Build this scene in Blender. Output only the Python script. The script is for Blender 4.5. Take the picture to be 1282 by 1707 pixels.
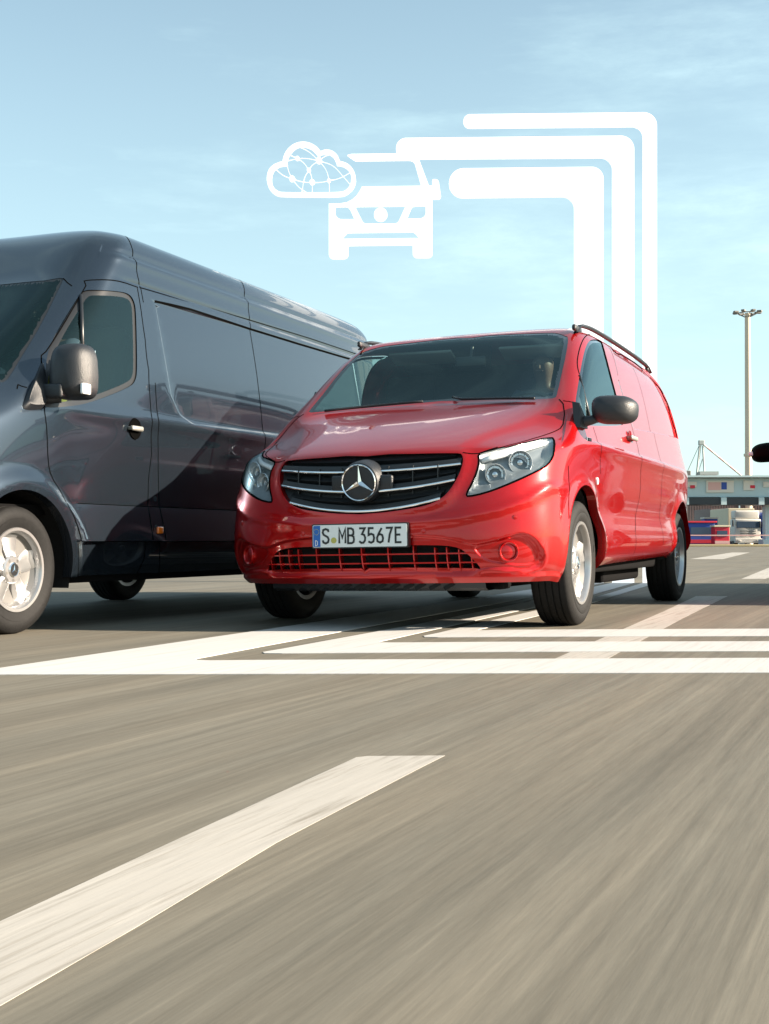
import bpy, bmesh, math, random
import numpy as np
from mathutils import Vector, Matrix
from mathutils.geometry import delaunay_2d_cdt, tessellate_polygon
random.seed(7); rng = np.random.default_rng(7)
scene = bpy.context.scene
for o in list(bpy.data.objects): bpy.data.objects.remove(o)

# ---------------------------------------------------------------- camera
FPX, CAMH, PITCH = 2175.0, .46, .0222          # focal length in photo pixels (1282 wide), height, pitch
cam = bpy.data.cameras.new('camera'); camo = bpy.data.objects.new('camera', cam)
scene.collection.objects.link(camo); scene.camera = camo
cam.sensor_fit = 'HORIZONTAL'; cam.sensor_width = 36; cam.lens = FPX/1282*36
cam.clip_start = .05; cam.clip_end = 6000
camo.location = (0, 0, CAMH); camo.rotation_euler = (math.pi/2+PITCH, 0, 0)
scene.render.resolution_x = 769; scene.render.resolution_y = 1024

# ---------------------------------------------------------------- light
SUN_EL, SUN_AZ = math.radians(21.5), math.radians(96)   # azimuth clockwise from +Y: the sun stands to the right
w = bpy.data.worlds.new('World'); scene.world = w; w.use_nodes = True
nt = w.node_tree; N = nt.nodes; L = nt.links; N.clear()
out = N.new('ShaderNodeOutputWorld'); bg = N.new('ShaderNodeBackground')
sky = N.new('ShaderNodeTexSky'); sky.sky_type = 'NISHITA'; sky.sun_disc = False
sky.sun_elevation = SUN_EL; sky.sun_rotation = SUN_AZ; sky.dust_density = 1.2; sky.air_density = 1.0; sky.ozone_density = 1.0
tc = N.new('ShaderNodeTexCoord')
def _noise(scale, det, rough, stretch):
    mp = N.new('ShaderNodeMapping'); mp.inputs['Scale'].default_value = stretch
    mp.inputs['Rotation'].default_value = (0, math.radians(12), 0)
    n = N.new('ShaderNodeTexNoise'); n.inputs['Scale'].default_value = scale
    n.inputs['Detail'].default_value = det; n.inputs['Roughness'].default_value = rough
    L.new(tc.outputs['Generated'], mp.inputs[0]); L.new(mp.outputs[0], n.inputs['Vector']); return n
n1 = _noise(2.6, 9, .62, (1.0, 1.0, 5.5)); n2 = _noise(9, 8, .7, (1.0, 1.0, 3.2))
r1 = N.new('ShaderNodeMapRange'); r1.inputs[1].default_value = .46; r1.inputs[2].default_value = .74
r2 = N.new('ShaderNodeMapRange'); r2.inputs[1].default_value = .30; r2.inputs[2].default_value = .75
L.new(n1.outputs[0], r1.inputs[0]); L.new(n2.outputs[0], r2.inputs[0])
mu = N.new('ShaderNodeMath'); mu.operation = 'MULTIPLY'; L.new(r1.outputs[0], mu.inputs[0]); L.new(r2.outputs[0], mu.inputs[1])
# thin veil that thickens towards the horizon
sep = N.new('ShaderNodeSeparateXYZ'); L.new(tc.outputs['Generated'], sep.inputs[0])
vr = N.new('ShaderNodeMapRange'); vr.inputs[1].default_value = 0; vr.inputs[2].default_value = .42
vr.inputs[3].default_value = .58; vr.inputs[4].default_value = .20; L.new(sep.outputs[2], vr.inputs[0])
mxf = N.new('ShaderNodeMath'); mxf.operation = 'MULTIPLY_ADD'; mxf.inputs[1].default_value = .46
L.new(mu.outputs[0], mxf.inputs[0]); L.new(vr.outputs[0], mxf.inputs[2]); mxf.use_clamp = True
mix = N.new('ShaderNodeMix'); mix.data_type = 'RGBA'; mix.inputs[7].default_value = (6.5, 7.7, 7.8, 1)
L.new(mxf.outputs[0], mix.inputs[0]); L.new(sky.outputs[0], mix.inputs[6])
tint = N.new('ShaderNodeVectorMath'); tint.operation = 'MULTIPLY'; tint.inputs[1].default_value = (.90, 1.02, 1.02); L.new(mix.outputs[2], tint.inputs[0])
L.new(tint.outputs[0], bg.inputs[0]); bg.inputs[1].default_value = .053; L.new(bg.outputs[0], out.inputs[0])
sd = bpy.data.lights.new('sun', 'SUN'); sd.energy = 5.0; sd.angle = math.radians(.5); sd.color = (1.0, .85, .68)
so = bpy.data.objects.new('sun', sd); scene.collection.objects.link(so)
so.rotation_euler = (math.pi/2-SUN_EL, 0, -SUN_AZ+math.pi)
scene.cycles.caustics_reflective = False; scene.cycles.caustics_refractive = False
scene.view_settings.view_transform = 'Standard'; scene.view_settings.look = 'None'
scene.view_settings.exposure = 1.75; scene.view_settings.gamma = 1; scene.view_settings.use_curve_mapping = False

# ---------------------------------------------------------------- materials
def mat(name, col, rough=.5, metal=0, coat=0, coat_rough=.03, spec=.5, emit=None, es=1, noise=None, bump=None):
    m = bpy.data.materials.new(name); m.use_nodes = True
    b = m.node_tree.nodes['Principled BSDF']; n = m.node_tree.nodes; l = m.node_tree.links
    b.inputs['Base Color'].default_value = (*col, 1); b.inputs['Roughness'].default_value = rough
    b.inputs['Metallic'].default_value = metal; b.inputs['Coat Weight'].default_value = coat
    b.inputs['Coat Roughness'].default_value = coat_rough; b.inputs['Specular IOR Level'].default_value = spec
    if emit: b.inputs['Emission Color'].default_value = (*emit, 1); b.inputs['Emission Strength'].default_value = es
    if noise:
        sc, amt = noise; t = n.new('ShaderNodeTexCoord'); x = n.new('ShaderNodeTexNoise'); x.inputs['Scale'].default_value = sc; x.inputs['Detail'].default_value = 6
        l.new(t.outputs['Object'], x.inputs['Vector'])
        rp = n.new('ShaderNodeMapRange'); rp.inputs[3].default_value = 1-amt; rp.inputs[4].default_value = 1+amt; rp.inputs[1].default_value = .3; rp.inputs[2].default_value = .7
        l.new(x.outputs[0], rp.inputs[0]); mm = n.new('ShaderNodeVectorMath'); mm.operation = 'SCALE'; mm.inputs[0].default_value = col
        l.new(rp.outputs[0], mm.inputs['Scale']); l.new(mm.outputs[0], b.inputs['Base Color'])
    if bump:
        sc, st = bump; t = n.new('ShaderNodeTexCoord'); x = n.new('ShaderNodeTexNoise'); x.inputs['Scale'].default_value = sc; x.inputs['Detail'].default_value = 4
        l.new(t.outputs['Object'], x.inputs['Vector']); bp = n.new('ShaderNodeBump'); bp.inputs['Strength'].default_value = st; bp.inputs['Distance'].default_value = .01
        l.new(x.outputs[0], bp.inputs['Height']); l.new(bp.outputs[0], b.inputs['Normal'])
    return m
def glass(name, tint, gloss=1.0, dark=0.0, darkcol=(.01,.02,.02)):
    m = bpy.data.materials.new(name); m.use_nodes = True; n = m.node_tree.nodes; l = m.node_tree.links; n.clear()
    o = n.new('ShaderNodeOutputMaterial'); t = n.new('ShaderNodeBsdfTransparent'); t.inputs[0].default_value = (*tint, 1)
    g = n.new('ShaderNodeBsdfGlossy'); g.inputs['Roughness'].default_value = .01; g.inputs[0].default_value = (gloss*.72, gloss*.93, gloss*.95, 1)
    d = n.new('ShaderNodeBsdfDiffuse'); d.inputs[0].default_value = (*darkcol, 1)
    f = n.new('ShaderNodeFresnel'); ge = n.new('ShaderNodeNewGeometry'); io = n.new('ShaderNodeMapRange'); io.inputs[3].default_value = 1.5; io.inputs[4].default_value = 1/1.5; l.new(ge.outputs['Backfacing'], io.inputs[0]); l.new(io.outputs[0], f.inputs[0])
    m0 = n.new('ShaderNodeMixShader'); m0.inputs[0].default_value = dark; l.new(t.outputs[0], m0.inputs[1]); l.new(d.outputs[0], m0.inputs[2])
    m1 = n.new('ShaderNodeMixShader'); l.new(f.outputs[0], m1.inputs[0]); l.new(m0.outputs[0], m1.inputs[1]); l.new(g.outputs[0], m1.inputs[2])
    l.new(m1.outputs[0], o.inputs[0]); return m
GLOW = .275
M = {}
M['red'] = mat('red_metallic_paint', (.45, .0016, .003), rough=.30, metal=.60, coat=1, spec=.15, noise=(900, .10))
M['grey'] = mat('slate_metallic_paint', (.037, .053, .074), rough=.25, metal=.85, coat=1, spec=.2, noise=(900, .10))
M['black_paint'] = mat('black_paint', (.004, .0045, .006), rough=.3, metal=.2, coat=1)
M['seam'] = mat('panel_gap_and_shade', (.003, .003, .003), rough=1, spec=0)
M['trim'] = mat('black_trim', (.012, .013, .015), rough=.35)
M['plastic'] = mat('dark_grained_plastic', (.014, .016, .020), rough=.42, bump=(260, .25))
M['underbody'] = mat('underbody', (.004, .004, .0045), rough=.9, spec=.1)
M['well'] = mat('wheel_well_liner', (.008, .008, .009), rough=.9)
M['grille'] = mat('grille_plastic', (.014, .016, .018), rough=.45)
M['chrome'] = mat('chrome', (.82, .84, .86), rough=.06, metal=1)
M['satin'] = mat('satin_silver', (.62, .64, .66), rough=.25, metal=1)
M['alloy'] = mat('alloy', (.46, .46, .465), rough=.32, metal=.8, noise=(30, .05))
M['dish'] = mat('alloy_inner_dish', (.19, .185, .18), rough=.45, metal=.5)
M['steel'] = mat('dull_steel', (.32, .31, .28), rough=.5, metal=.7)
M['rubber'] = mat('tyre_rubber', (.008, .0078, .008), rough=.7, spec=.25, noise=(40, .25), bump=(150, .2))
M['groove'] = mat('tyre_groove', (.006, .006, .006), rough=.9)
M['glass_dark'] = glass('dark_tinted_windscreen', (.12, .20, .20), gloss=.6, dark=.2, darkcol=(.01, .03, .035))
M['glass'] = glass('tinted_windscreen', (.66, .77, .74), dark=.05, darkcol=(.015, .04, .045))
M['sideglass'] = glass('tinted_side_glass', (.62, .76, .72), dark=.08, darkcol=(.02, .05, .05))
M['lens'] = glass('clear_lens', (.93, .95, .96))
M['frit'] = mat('black_glass_border', (.006, .010, .012), rough=.05, coat=1)
M['reflector'] = mat('lamp_reflector', (.70, .73, .75), rough=.18, metal=.6, bump=(60, .6))
M['lampbase'] = mat('lamp_housing', (.20, .225, .24), rough=.30, metal=.25)
M['lampwhite'] = mat('lamp_light_guide', (.95, .95, .95), rough=.2)
M['amber'] = mat('amber_lens', (.75, .16, .01), rough=.12, coat=1)
M['redlens'] = mat('red_lens', (.5, .01, .01), rough=.12, coat=1)
M['plate'] = mat('plate_white', (.74, .77, .77), rough=.35)
M['plate_blue'] = mat('plate_blue', (.01, .12, .45), rough=.35)
M['ink'] = mat('plate_ink', (.012, .014, .016), rough=.4)
M['yellow'] = mat('small_yellow_seal', (.45, .42, .10), rough=.5)
M['cabin'] = mat('cabin_lining', (.035, .038, .04), rough=.8)
M['seat'] = mat('seat_cloth', (.02, .021, .024), rough=.9, bump=(80, .3))
M['headliner'] = mat('headliner', (.22, .23, .22), rough=.9)
M['hivis'] = mat('yellow_work_vest', (.40, .33, .02), rough=.7)
M['skin'] = mat('skin', (.09, .05, .035), rough=.5)
M['hair'] = mat('hair', (.04, .025, .015), rough=.6)
M['shirt'] = mat('dark_shirt', (.03, .04, .07), rough=.8)
M['beltred'] = mat('buckle_red', (.6, .02, .02), rough=.5)

# ---------------------------------------------------------------- object helpers
COL = scene.collection
def tag(o, label=None, cat=None, group=None, kind=None):
    if label: o['label'] = label
    if cat: o['category'] = cat
    if group: o['group'] = group
    if kind: o['kind'] = kind
    return o
def empty(name, loc=(0,0,0), rz=0):
    o = bpy.data.objects.new(name, None); COL.objects.link(o); o.location = loc; o.rotation_euler = (0,0,rz)
    o.empty_display_size = .2; return o
def mesh_obj(name, verts, faces, mats, parent=None, fmat=None, smooth=True, normals=None):
    me = bpy.data.meshes.new(name); me.from_pydata([tuple(map(float, v)) for v in verts], [], [tuple(int(i) for i in f) for f in faces])
    for m in (mats if isinstance(mats, (list, tuple)) else [mats]): me.materials.append(m)
    if fmat is not None: me.polygons.foreach_set('material_index', np.asarray(fmat, dtype=np.int32))
    me.polygons.foreach_set('use_smooth', [smooth]*len(me.polygons))
    me.update()
    if normals is not None: me.normals_split_custom_set_from_vertices([tuple(map(float, n)) for n in normals])
    o = bpy.data.objects.new(name, me); COL.objects.link(o)
    if parent: o.parent = parent
    return o
class MB:
    """collects primitive shapes and links them as one mesh object"""
    def __init__(s): s.v = []; s.f = []; s.m = []
    def add(s, vs, fs, mi=0):
        k = len(s.v); s.v += [tuple(map(float, v)) for v in vs]; s.f += [tuple(k+int(i) for i in f) for f in fs]; s.m += [mi]*len(fs); return s
    def box(s, c, d, mi=0, rot=None, bev=0):
        x, y, z = (q/2 for q in d); b = bmesh.new(); bmesh.ops.create_cube(b, size=1)
        for v in b.verts: v.co = Vector((v.co.x*d[0], v.co.y*d[1], v.co.z*d[2]))
        if bev: bmesh.ops.bevel(b, geom=list(b.edges), offset=bev, segments=3, affect='EDGES', profile=.5)
        R = Matrix.Identity(3) if rot is None else rot
        b.verts.ensure_lookup_table(); vs = [R@v.co+Vector(c) for v in b.verts]
        s.add(vs, [[v.index for v in f.verts] for f in b.faces], mi); b.free(); return s
    def tube(s, pts, r, n=10, mi=0, cap=True):
        pts = [Vector(p) for p in pts]; rs = r if isinstance(r, (list, tuple)) else [r]*len(pts); ring = []; vs = []
        up = None
        for i, p in enumerate(pts):
            t = (pts[min(i+1, len(pts)-1)]-pts[max(i-1, 0)]).normalized()
            if up is None: up = t.orthogonal().normalized()
            up = (up-t*up.dot(t)).normalized(); q = t.cross(up)
            for k in range(n):
                a = 2*math.pi*k/n; vs.append(p+(up*math.cos(a)+q*math.sin(a))*rs[i])
        fs = [(i*n+k, i*n+(k+1)%n, (i+1)*n+(k+1)%n, (i+1)*n+k) for i in range(len(pts)-1) for k in range(n)]
        if cap: fs += [tuple(range(n))[::-1], tuple((len(pts)-1)*n+k for k in range(n))]
        s.add(vs, fs, mi); return s
    def lathe(s, prof, n=48, axis='x', c=(0,0,0), mi=0, closed=False, mis=None):
        """prof: (radius, offset along axis)"""
        vs = []; m = len(prof)
        for k in range(n):
            a = 2*math.pi*k/n; ca, sa = math.cos(a), math.sin(a)
            for r, h in prof:
                p = {'x': (h, r*ca, r*sa), 'y': (r*ca, h, r*sa), 'z': (r*ca, r*sa, h)}[axis]
                vs.append((p[0]+c[0], p[1]+c[1], p[2]+c[2]))
        k0 = len(s.v); s.v += vs
        for k in range(n):
            for i in range(m if closed else m-1):
                j = (i+1) % m; s.f.append((k0+k*m+i, k0+k*m+j, k0+((k+1)%n)*m+j, k0+((k+1)%n)*m+i)); s.m.append(mis[i] if mis else mi)
        return s
    def prism(s, poly, h0, h1, f, mi=0):
        """poly: 2-D outline; f(a, b, h) -> 3-D point; solid between heights h0 and h1"""
        n = len(poly); vs = [f(a, b, h) for h in (h0, h1) for a, b in poly]
        tris = tessellate_polygon([[Vector((a, b, 0)) for a, b in poly]])
        fs = [tuple(t) for t in tris]+[tuple(n+i for i in t)[::-1] for t in tris]+[(i, (i+1)%n, n+(i+1)%n, n+i) for i in range(n)]
        s.add(vs, fs, mi); return s
    def build(s, name, mats, parent=None, smooth=False, angle=None, loc=None, rot=None):
        o = mesh_obj(name, s.v, s.f, mats, parent, s.m, smooth=smooth or angle is not None)
        b = bmesh.new(); b.from_mesh(o.data); bmesh.ops.recalc_face_normals(b, faces=b.faces)
        if angle is not None:
            for e in b.edges:
                if len(e.link_faces) == 2 and e.calc_face_angle(0) > math.radians(angle): e.smooth = False
        b.to_mesh(o.data); b.free()
        if loc is not None: o.location = loc
        if rot is not None: o.rotation_euler = rot
        return o
def chaikin(pts, it=2, closed=True):
    pts = [tuple(p) for p in pts]
    for _ in range(it):
        q = []; n = len(pts)
        for i in range(n if closed else n-1):
            a, b = np.array(pts[i]), np.array(pts[(i+1)%n]); q += [tuple(a*.75+b*.25), tuple(a*.25+b*.75)]
        if not closed: q = [pts[0]]+q+[pts[-1]]
        pts = q
    return pts
def rounded(poly, r, seg=6):
    """round the corners of a 2-D polygon; r one radius or one per corner"""
    out = []; n = len(poly); rs = r if isinstance(r, (list, tuple)) else [r]*n
    for i in range(n):
        p, a, b = (np.array(poly[k % n], float) for k in (i, i-1, i+1)); rr = rs[i]
        if rr <= 0: out.append(tuple(p)); continue
        da, db = a-p, b-p; la, lb = np.linalg.norm(da), np.linalg.norm(db); da /= la; db /= lb
        ang = math.acos(np.clip(da@db, -1, 1)); d = min(rr/math.tan(ang/2), la*.5, lb*.5); rr = d*math.tan(ang/2)
        bis = da+db; nb = np.linalg.norm(bis)
        if nb < 1e-6: out.append(tuple(p)); continue
        c = p+bis/nb*(rr/math.sin(ang/2)); s0, s1 = p+da*d-c, p+db*d-c
        a0 = math.atan2(s0[1], s0[0]); a1 = math.atan2(s1[1], s1[0]); da_ = (a1-a0+math.pi) % (2*math.pi)-math.pi
        for k in range(seg+1):
            t = a0+da_*k/seg; out.append((c[0]+rr*math.cos(t), c[1]+rr*math.sin(t)))
    return out
# ---------------------------------------------------------------- car bodies as smooth sheets (u back from the nose, v to the left side, z up)
def bw(t):
    return np.stack([(1-t)**3/6, (3*t**3-6*t**2+4)/6, (-3*t**3+3*t**2+3*t+1)/6, t**3/6], -1)
def pip(P, poly):
    """vectorised point in polygon"""
    x, y = P[..., 0], P[..., 1]; ins = np.zeros(x.shape, bool); q = np.asarray(poly); n = len(q)
    for i in range(n):
        x0, y0 = q[i]; x1, y1 = q[(i+1) % n]
        if y0 == y1: continue
        c = ((y0 > y) != (y1 > y)) & (x < (x1-x0)*(y-y0)/(y1-y0)+x0); ins ^= c
    return ins
def pdist(P, line, closed=True):
    d = np.full(P.shape[:-1], 1e9); q = np.asarray(line, float); n = len(q)
    for i in range(n if closed else n-1):
        a, b = q[i], q[(i+1) % n]; ab = b-a; L2 = ab@ab+1e-12
        t = np.clip(((P-a)@ab)/L2, 0, 1); d = np.minimum(d, np.linalg.norm(P-a-t[..., None]*ab, axis=-1))
    return d
def sstep(x, a, b):
    t = np.clip((x-a)/(b-a), 0, 1); return t*t*(3-2*t)
class Sheet:
    def __init__(s, net, pose, roll=0.0, scale=1.0):
        n = np.asarray(net, float)                        # rows (bottom to top), columns (nose centre round to tail centre)
        fl = n.copy(); fl[..., 1] *= -1
        n = np.concatenate([fl[:, 1:2], n, fl[:, -2:-1]], 1)
        lo = 2*n[:1]-n[1:2]; hi = n[-2:-1].copy(); hi[..., 1] *= -1
        s.net = np.concatenate([lo, n, hi], 0); s.R, s.C = len(net), len(net[0])
        s.disp = []; s.pose = pose; s.roll = roll; s.k = scale
        p = np.linspace(0, s.C-1, 561); q = np.linspace(0, s.R-1, 421); s.tp, s.tq = np.meshgrid(p, q, indexing='ij')
        s.tab = s.base(s.tp, s.tq)
        nn = s._n(s.base, s.tp, s.tq); s.tpx = s.pixel(s.tab); W = s.world(s.tab); Wn = s.world(s.tab+nn*.01)-W
        V = W-np.array([0, 0, CAMH]); s.front = (V*Wn).sum(-1) < -1e-5; s.dep = V[..., 1]
    def base(s, p, q):
        p = np.clip(np.asarray(p, float), 0, s.C-1); q = np.clip(np.asarray(q, float), 0, s.R-1)
        i = np.minimum(p.astype(int), s.C-2); j = np.minimum(q.astype(int), s.R-2)
        wp, wq = bw(p-i), bw(q-j); out = 0
        for a in range(4):
            for b in range(4): out = out+(wq[..., a]*wp[..., b])[..., None]*s.net[j+a, i+b]
        return out
    def _n(s, f, p, q, e=2e-3):
        p = np.clip(p, e, s.C-1-e); q = np.clip(q, e, s.R-1-e)
        a = f(p+e, q)-f(p-e, q); b = f(p, q+e)-f(p, q-e)
        a = np.stack([a[..., 1], a[..., 0], a[..., 2]], -1); b = np.stack([b[..., 1], b[..., 0], b[..., 2]], -1)
        n = np.cross(a, b); n /= (np.linalg.norm(n, axis=-1)[..., None]+1e-12)
        return np.stack([n[..., 1], n[..., 0], n[..., 2]], -1)
    def full(s, p, q):
        P = s.base(p, q); n = s._n(s.base, np.asarray(p, float), np.asarray(q, float)); d = 0
        for f in s.disp: d = d+f(P, p, q)
        return P+n*np.asarray(d)[..., None] if s.disp else P
    def nrm(s, p, q): return s._n(s.full, np.asarray(p, float), np.asarray(q, float), 5e-3)
    def local(s, P):
        """(u,v,z) -> object space of the vehicle, with the body roll of a moving van"""
        u, v, z = P[..., 0], P[..., 1], P[..., 2]; r = s.roll
        return np.stack([v-r*(z-.3), u, z+r*v], -1)*s.k
    def world(s, P):
        X, Y, a = s.pose; l = s.local(P); c, sn = math.cos(a), math.sin(a)
        return np.stack([X+l[..., 1]*sn+l[..., 0]*c, Y+l[..., 1]*c-l[..., 0]*sn, l[..., 2]], -1)
    def pixel(s, P):
        W = s.world(P); z = W[..., 2]-CAMH; cp, sp = math.cos(PITCH), math.sin(PITCH)
        d = W[..., 1]*cp+z*sp; h = -W[..., 1]*sp+z*cp
        return np.stack([641+FPX*W[..., 0]/d, 853.5-FPX*h/d], -1)
    def newton(s, p, q, g, t):
        for _ in range(12):
            e = 1e-3; r = g(s.base(p, q))-t
            a = (g(s.base(p+e, q))-g(s.base(p-e, q)))/(2*e); b = (g(s.base(p, q+e))-g(s.base(p, q-e)))/(2*e)
            det = a[0]*b[1]-a[1]*b[0]
            if abs(det) < 1e-12: break
            dp = (-r[0]*b[1]+r[1]*b[0])/det; dq = (-a[0]*r[1]+a[1]*r[0])/det
            m = max(abs(dp), abs(dq)); f = min(1, .3/m) if m > 0 else 1
            p = min(max(p+dp*f, 0), s.C-1); q = min(max(q+dq*f, 0), s.R-1)
        return p, q
    def px(s, x, y, lo=0, hi=99):
        """the point of the sheet seen at this place of the photograph -> (p, q)"""
        d = ((s.tpx-np.array([x, y]))**2).sum(-1)+np.where(s.front, 0, 1e6)+np.where((s.tp < lo) | (s.tp > hi), 1e7, 0)
        i = np.unravel_index(np.argmin(d), d.shape)
        if d[i] > 40: return s.tp[i], s.tq[i]
        return s.newton(s.tp[i], s.tq[i], lambda P: s.pixel(P), np.array([x, y]))
    def at(s, u=None, v=None, z=None, lo=0, hi=99):
        """(p, q) of the sheet point with two given coordinates"""
        ks = [k for k, w_ in enumerate((u, v, z)) if w_ is not None]; t = np.array([w_ for w_ in (u, v, z) if w_ is not None])
        d = ((s.tab[..., ks]-t)**2).sum(-1)+np.where((s.tp < lo) | (s.tp > hi), 1e3, 0)
        i = np.unravel_index(np.argmin(d), d.shape); return s.newton(s.tp[i], s.tq[i], lambda P: P[..., ks], t)
    def at_many(s, pts, ks, **kw):
        return [s.at(**dict(zip(ks, t)), **kw) for t in pts]
    def uvz(s, pq): return s.base(np.array([a for a, b in pq]), np.array([b for a, b in pq]))
def dens(pq, step=.12, closed=True):
    out = []; n = len(pq)
    for i in range(n if closed else n-1):
        a, b = np.array(pq[i], float), np.array(pq[(i+1) % n], float); k = max(1, int(np.ceil(np.abs(b-a).max()/step)))
        out += [tuple(a+(b-a)*j/k) for j in range(k)]
    if not closed: out.append(tuple(pq[-1]))
    return out
def triangulate(S, polys, pgrid, qgrid, lines=()):
    """constrained triangulation of the whole (p, q) domain; returns points, triangles"""
    pts = []; edges = []
    def loop(pl, closed):
        k = len(pts); pts.extend(pl); n = len(pl)
        edges.extend((k+i, k+(i+1) % n) for i in range(n if closed else n-1))
    pm, qm = S.C-1, S.R-1
    allp = np.array([(a, b) for a in pgrid for b in qgrid])
    keep = np.ones(len(allp), bool)
    for pl in list(polys)+list(lines): 
        A = np.array(pl); lo, hi = A.min(0)-.2, A.max(0)+.2
        m = (allp >= lo).all(1) & (allp <= hi).all(1)
        if m.any(): keep[m] &= pdist(allp[m], pl, True) > .045
    for pl in polys: loop(list(map(tuple, pl)), True)
    for pl in lines:
        k = len(pts); pts.extend(pl); edges.extend((k+i, k+i+1) for i in range(len(pl)-1))
    bd = (allp[:, 0] == 0) | (allp[:, 0] == pm) | (allp[:, 1] == 0) | (allp[:, 1] == qm)
    pts.extend(map(tuple, allp[keep | bd]))
    v, e, f, *_ = delaunay_2d_cdt([Vector(map(float, p)) for p in pts], edges, [], 0, 1e-5)
    V = np.array([(a.x, a.y) for a in v]); V[:, 0] = np.clip(V[:, 0], 0, pm); V[:, 1] = np.clip(V[:, 1], 0, qm)
    V[np.abs(V[:, 0]) < 1e-4, 0] = 0; V[np.abs(V[:, 0]-pm) < 1e-4, 0] = pm
    return V, np.array([t for t in f if len(t) == 3])
def sheet_part(S, V, T, name, mats, parent, sides=(1, -1), fmat=None, off=0.0, extra=None, back=0):
    """triangles T of the sheet as one object, mirrored to the other side; off = offset along the normal"""
    idx = np.unique(T); mp = {int(a): i for i, a in enumerate(idx)}; p, q = V[idx, 0], V[idx, 1]
    P = S.full(p, q); n = S.nrm(p, q); n[(p == 0) | (p == S.C-1), 1] = 0; n /= np.linalg.norm(n, axis=1)[:, None]; P = P+n*off
    vs = []; fs = []; ns = []; fm = []
    for sd_ in sides:
        k = len(vs); Q = P.copy(); m = n.copy(); Q[:, 1] *= sd_; m[:, 1] *= sd_
        W = S.local(Q); Wn = np.stack([m[:, 1], m[:, 0], m[:, 2]], -1)
        vs += list(W); ns += list(Wn)
        for j, t in enumerate(T):
            a = [mp[int(x)]+k for x in t]; fs.append(a if sd_ > 0 else a[::-1]); fm.append(0 if fmat is None else int(fmat[j]))
    if extra:                                             # (pts, quads, mat) given in u,v,z for the left side, mirrored too
        for sd_ in sides:
            for ev, ef, em in extra:
                k = len(vs); Q = np.array(ev, float).copy(); Q[:, 1] *= sd_; W = S.local(Q); vs += list(W); nn = np.zeros_like(W)
                for f in ef:
                    a = [k+i for i in f]; a = a if sd_ > 0 else a[::-1]; fs.append(a); fm.append(em)
                    pr = [np.array(vs[i]) for i in a[:3]]; cn = np.cross(pr[1]-pr[0], pr[2]-pr[0])
                    for i in a: nn[i-k] += cn
                nn /= (np.linalg.norm(nn, axis=1)[:, None]+1e-12); ns += list(nn)
    return mesh_obj(name, vs, fs, mats, parent, fm, True, ns)
def flange(S, poly, vec=None, depth=.03, mi=0, half=False, flip=False):
    """strip going inward from the rim of a hole"""
    a = np.array([x for x, _ in poly]); b = np.array([y for _, y in poly]); P = S.full(a, b); n = S.nrm(a, b)
    D = np.array(vec)[None]*depth if vec is not None else -n*depth
    if half: ok = [i for i in range(len(poly)) if not (abs(a[i]) < 1e-6 and abs(a[(i+1) % len(poly)]) < 1e-6)]
    else: ok = [i for i in range(len(poly)) if not (b[i] < .02 and b[(i+1) % len(poly)] < .02)]
    m = len(poly); vs = list(P)+list(P+D); fs = [(i, (i+1) % m, m+(i+1) % m, m+i) for i in ok]
    if flip: fs = [f[::-1] for f in fs]
    return vs, fs, mi
def ribbon(S, pq, wdt=.006, off=.0012, closed=False):
    """thin dark strip lying on the sheet: panel joints, and painted shade at a pressed step"""
    pq = dens(pq, .06, closed); a = np.array([x for x, _ in pq]); b = np.array([y for _, y in pq])
    P = S.full(a, b); n = S.nrm(a, b); t = np.gradient(P, axis=0); 
    if closed: t = np.roll(P, -1, 0)-np.roll(P, 1, 0)
    w_ = np.cross(np.stack([n[:, 1], n[:, 0], n[:, 2]], -1), np.stack([t[:, 1], t[:, 0], t[:, 2]], -1)); w_ /= (np.linalg.norm(w_, axis=1)[:, None]+1e-12)
    w_ = np.stack([w_[:, 1], w_[:, 0], w_[:, 2]], -1)*wdt/2; P = P+n*off; m = len(pq)
    vs = list(P+w_)+list(P-w_); fs = [(i, m+i, m+(i+1) % m, (i+1) % m) for i in range(m if closed else m-1)]
    return vs, fs, 1
def offset_poly(poly, d):
    q = np.array(poly, float); n = len(q); ar = sum(q[i][0]*q[(i+1) % n][1]-q[(i+1) % n][0]*q[i][1] for i in range(n)); out = []
    for i in range(n):
        a, b = q[i]-q[i-1], q[(i+1) % n]-q[i]; a /= np.linalg.norm(a)+1e-9; b /= np.linalg.norm(b)+1e-9
        m = np.array([a[1]+b[1], -a[0]-b[0]])*np.sign(ar); l = np.linalg.norm(m); m = m/l if l > 1e-6 else m*0; k = 1/max(.5, l/2); out.append(tuple(q[i]+m*d*k))
    return out
def guide_loops(S, poly, ks, wid, closed=True, step=.03, **kw):
    """constraint lines along the soft edge of a pressed panel, so that the sheet follows it crisply"""
    out = []
    for d in (-wid/2, 0, wid/2):
        o = offset_poly(poly, d); pts = []
        for i in range(len(o) if closed else len(o)-1):
            a, b = np.array(o[i]), np.array(o[(i+1) % len(o)]); k = max(1, int(np.linalg.norm(b-a)/step)); pts += [a+(b-a)*j/k for j in range(k)]
        out.append([tuple(S.at(**dict(zip(ks, p)), **kw)) for p in pts])
    return out
def inset_disp(poly, ks, depth, wid, side=None):
    """a panel pressed in (depth<0) or out, with a soft edge of the given width; poly in two of the u,v,z coordinates"""
    poly = np.array(poly); lo, hi = poly.min(0)-wid, poly.max(0)+wid
    def f(P, p, q):
        A = P[..., ks]; d = np.zeros(A.shape[:-1]); m = (A >= lo).all(-1) & (A <= hi).all(-1)
        if side is not None: m &= (np.asarray(p) > side[0]) & (np.asarray(p) < side[1])
        if m.any():
            B = A[m]; e = pdist(B, poly); e = np.where(pip(B, poly), e, -e); d[m] = depth*sstep(e, -wid/2, wid/2)
        return d
    return f
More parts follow.
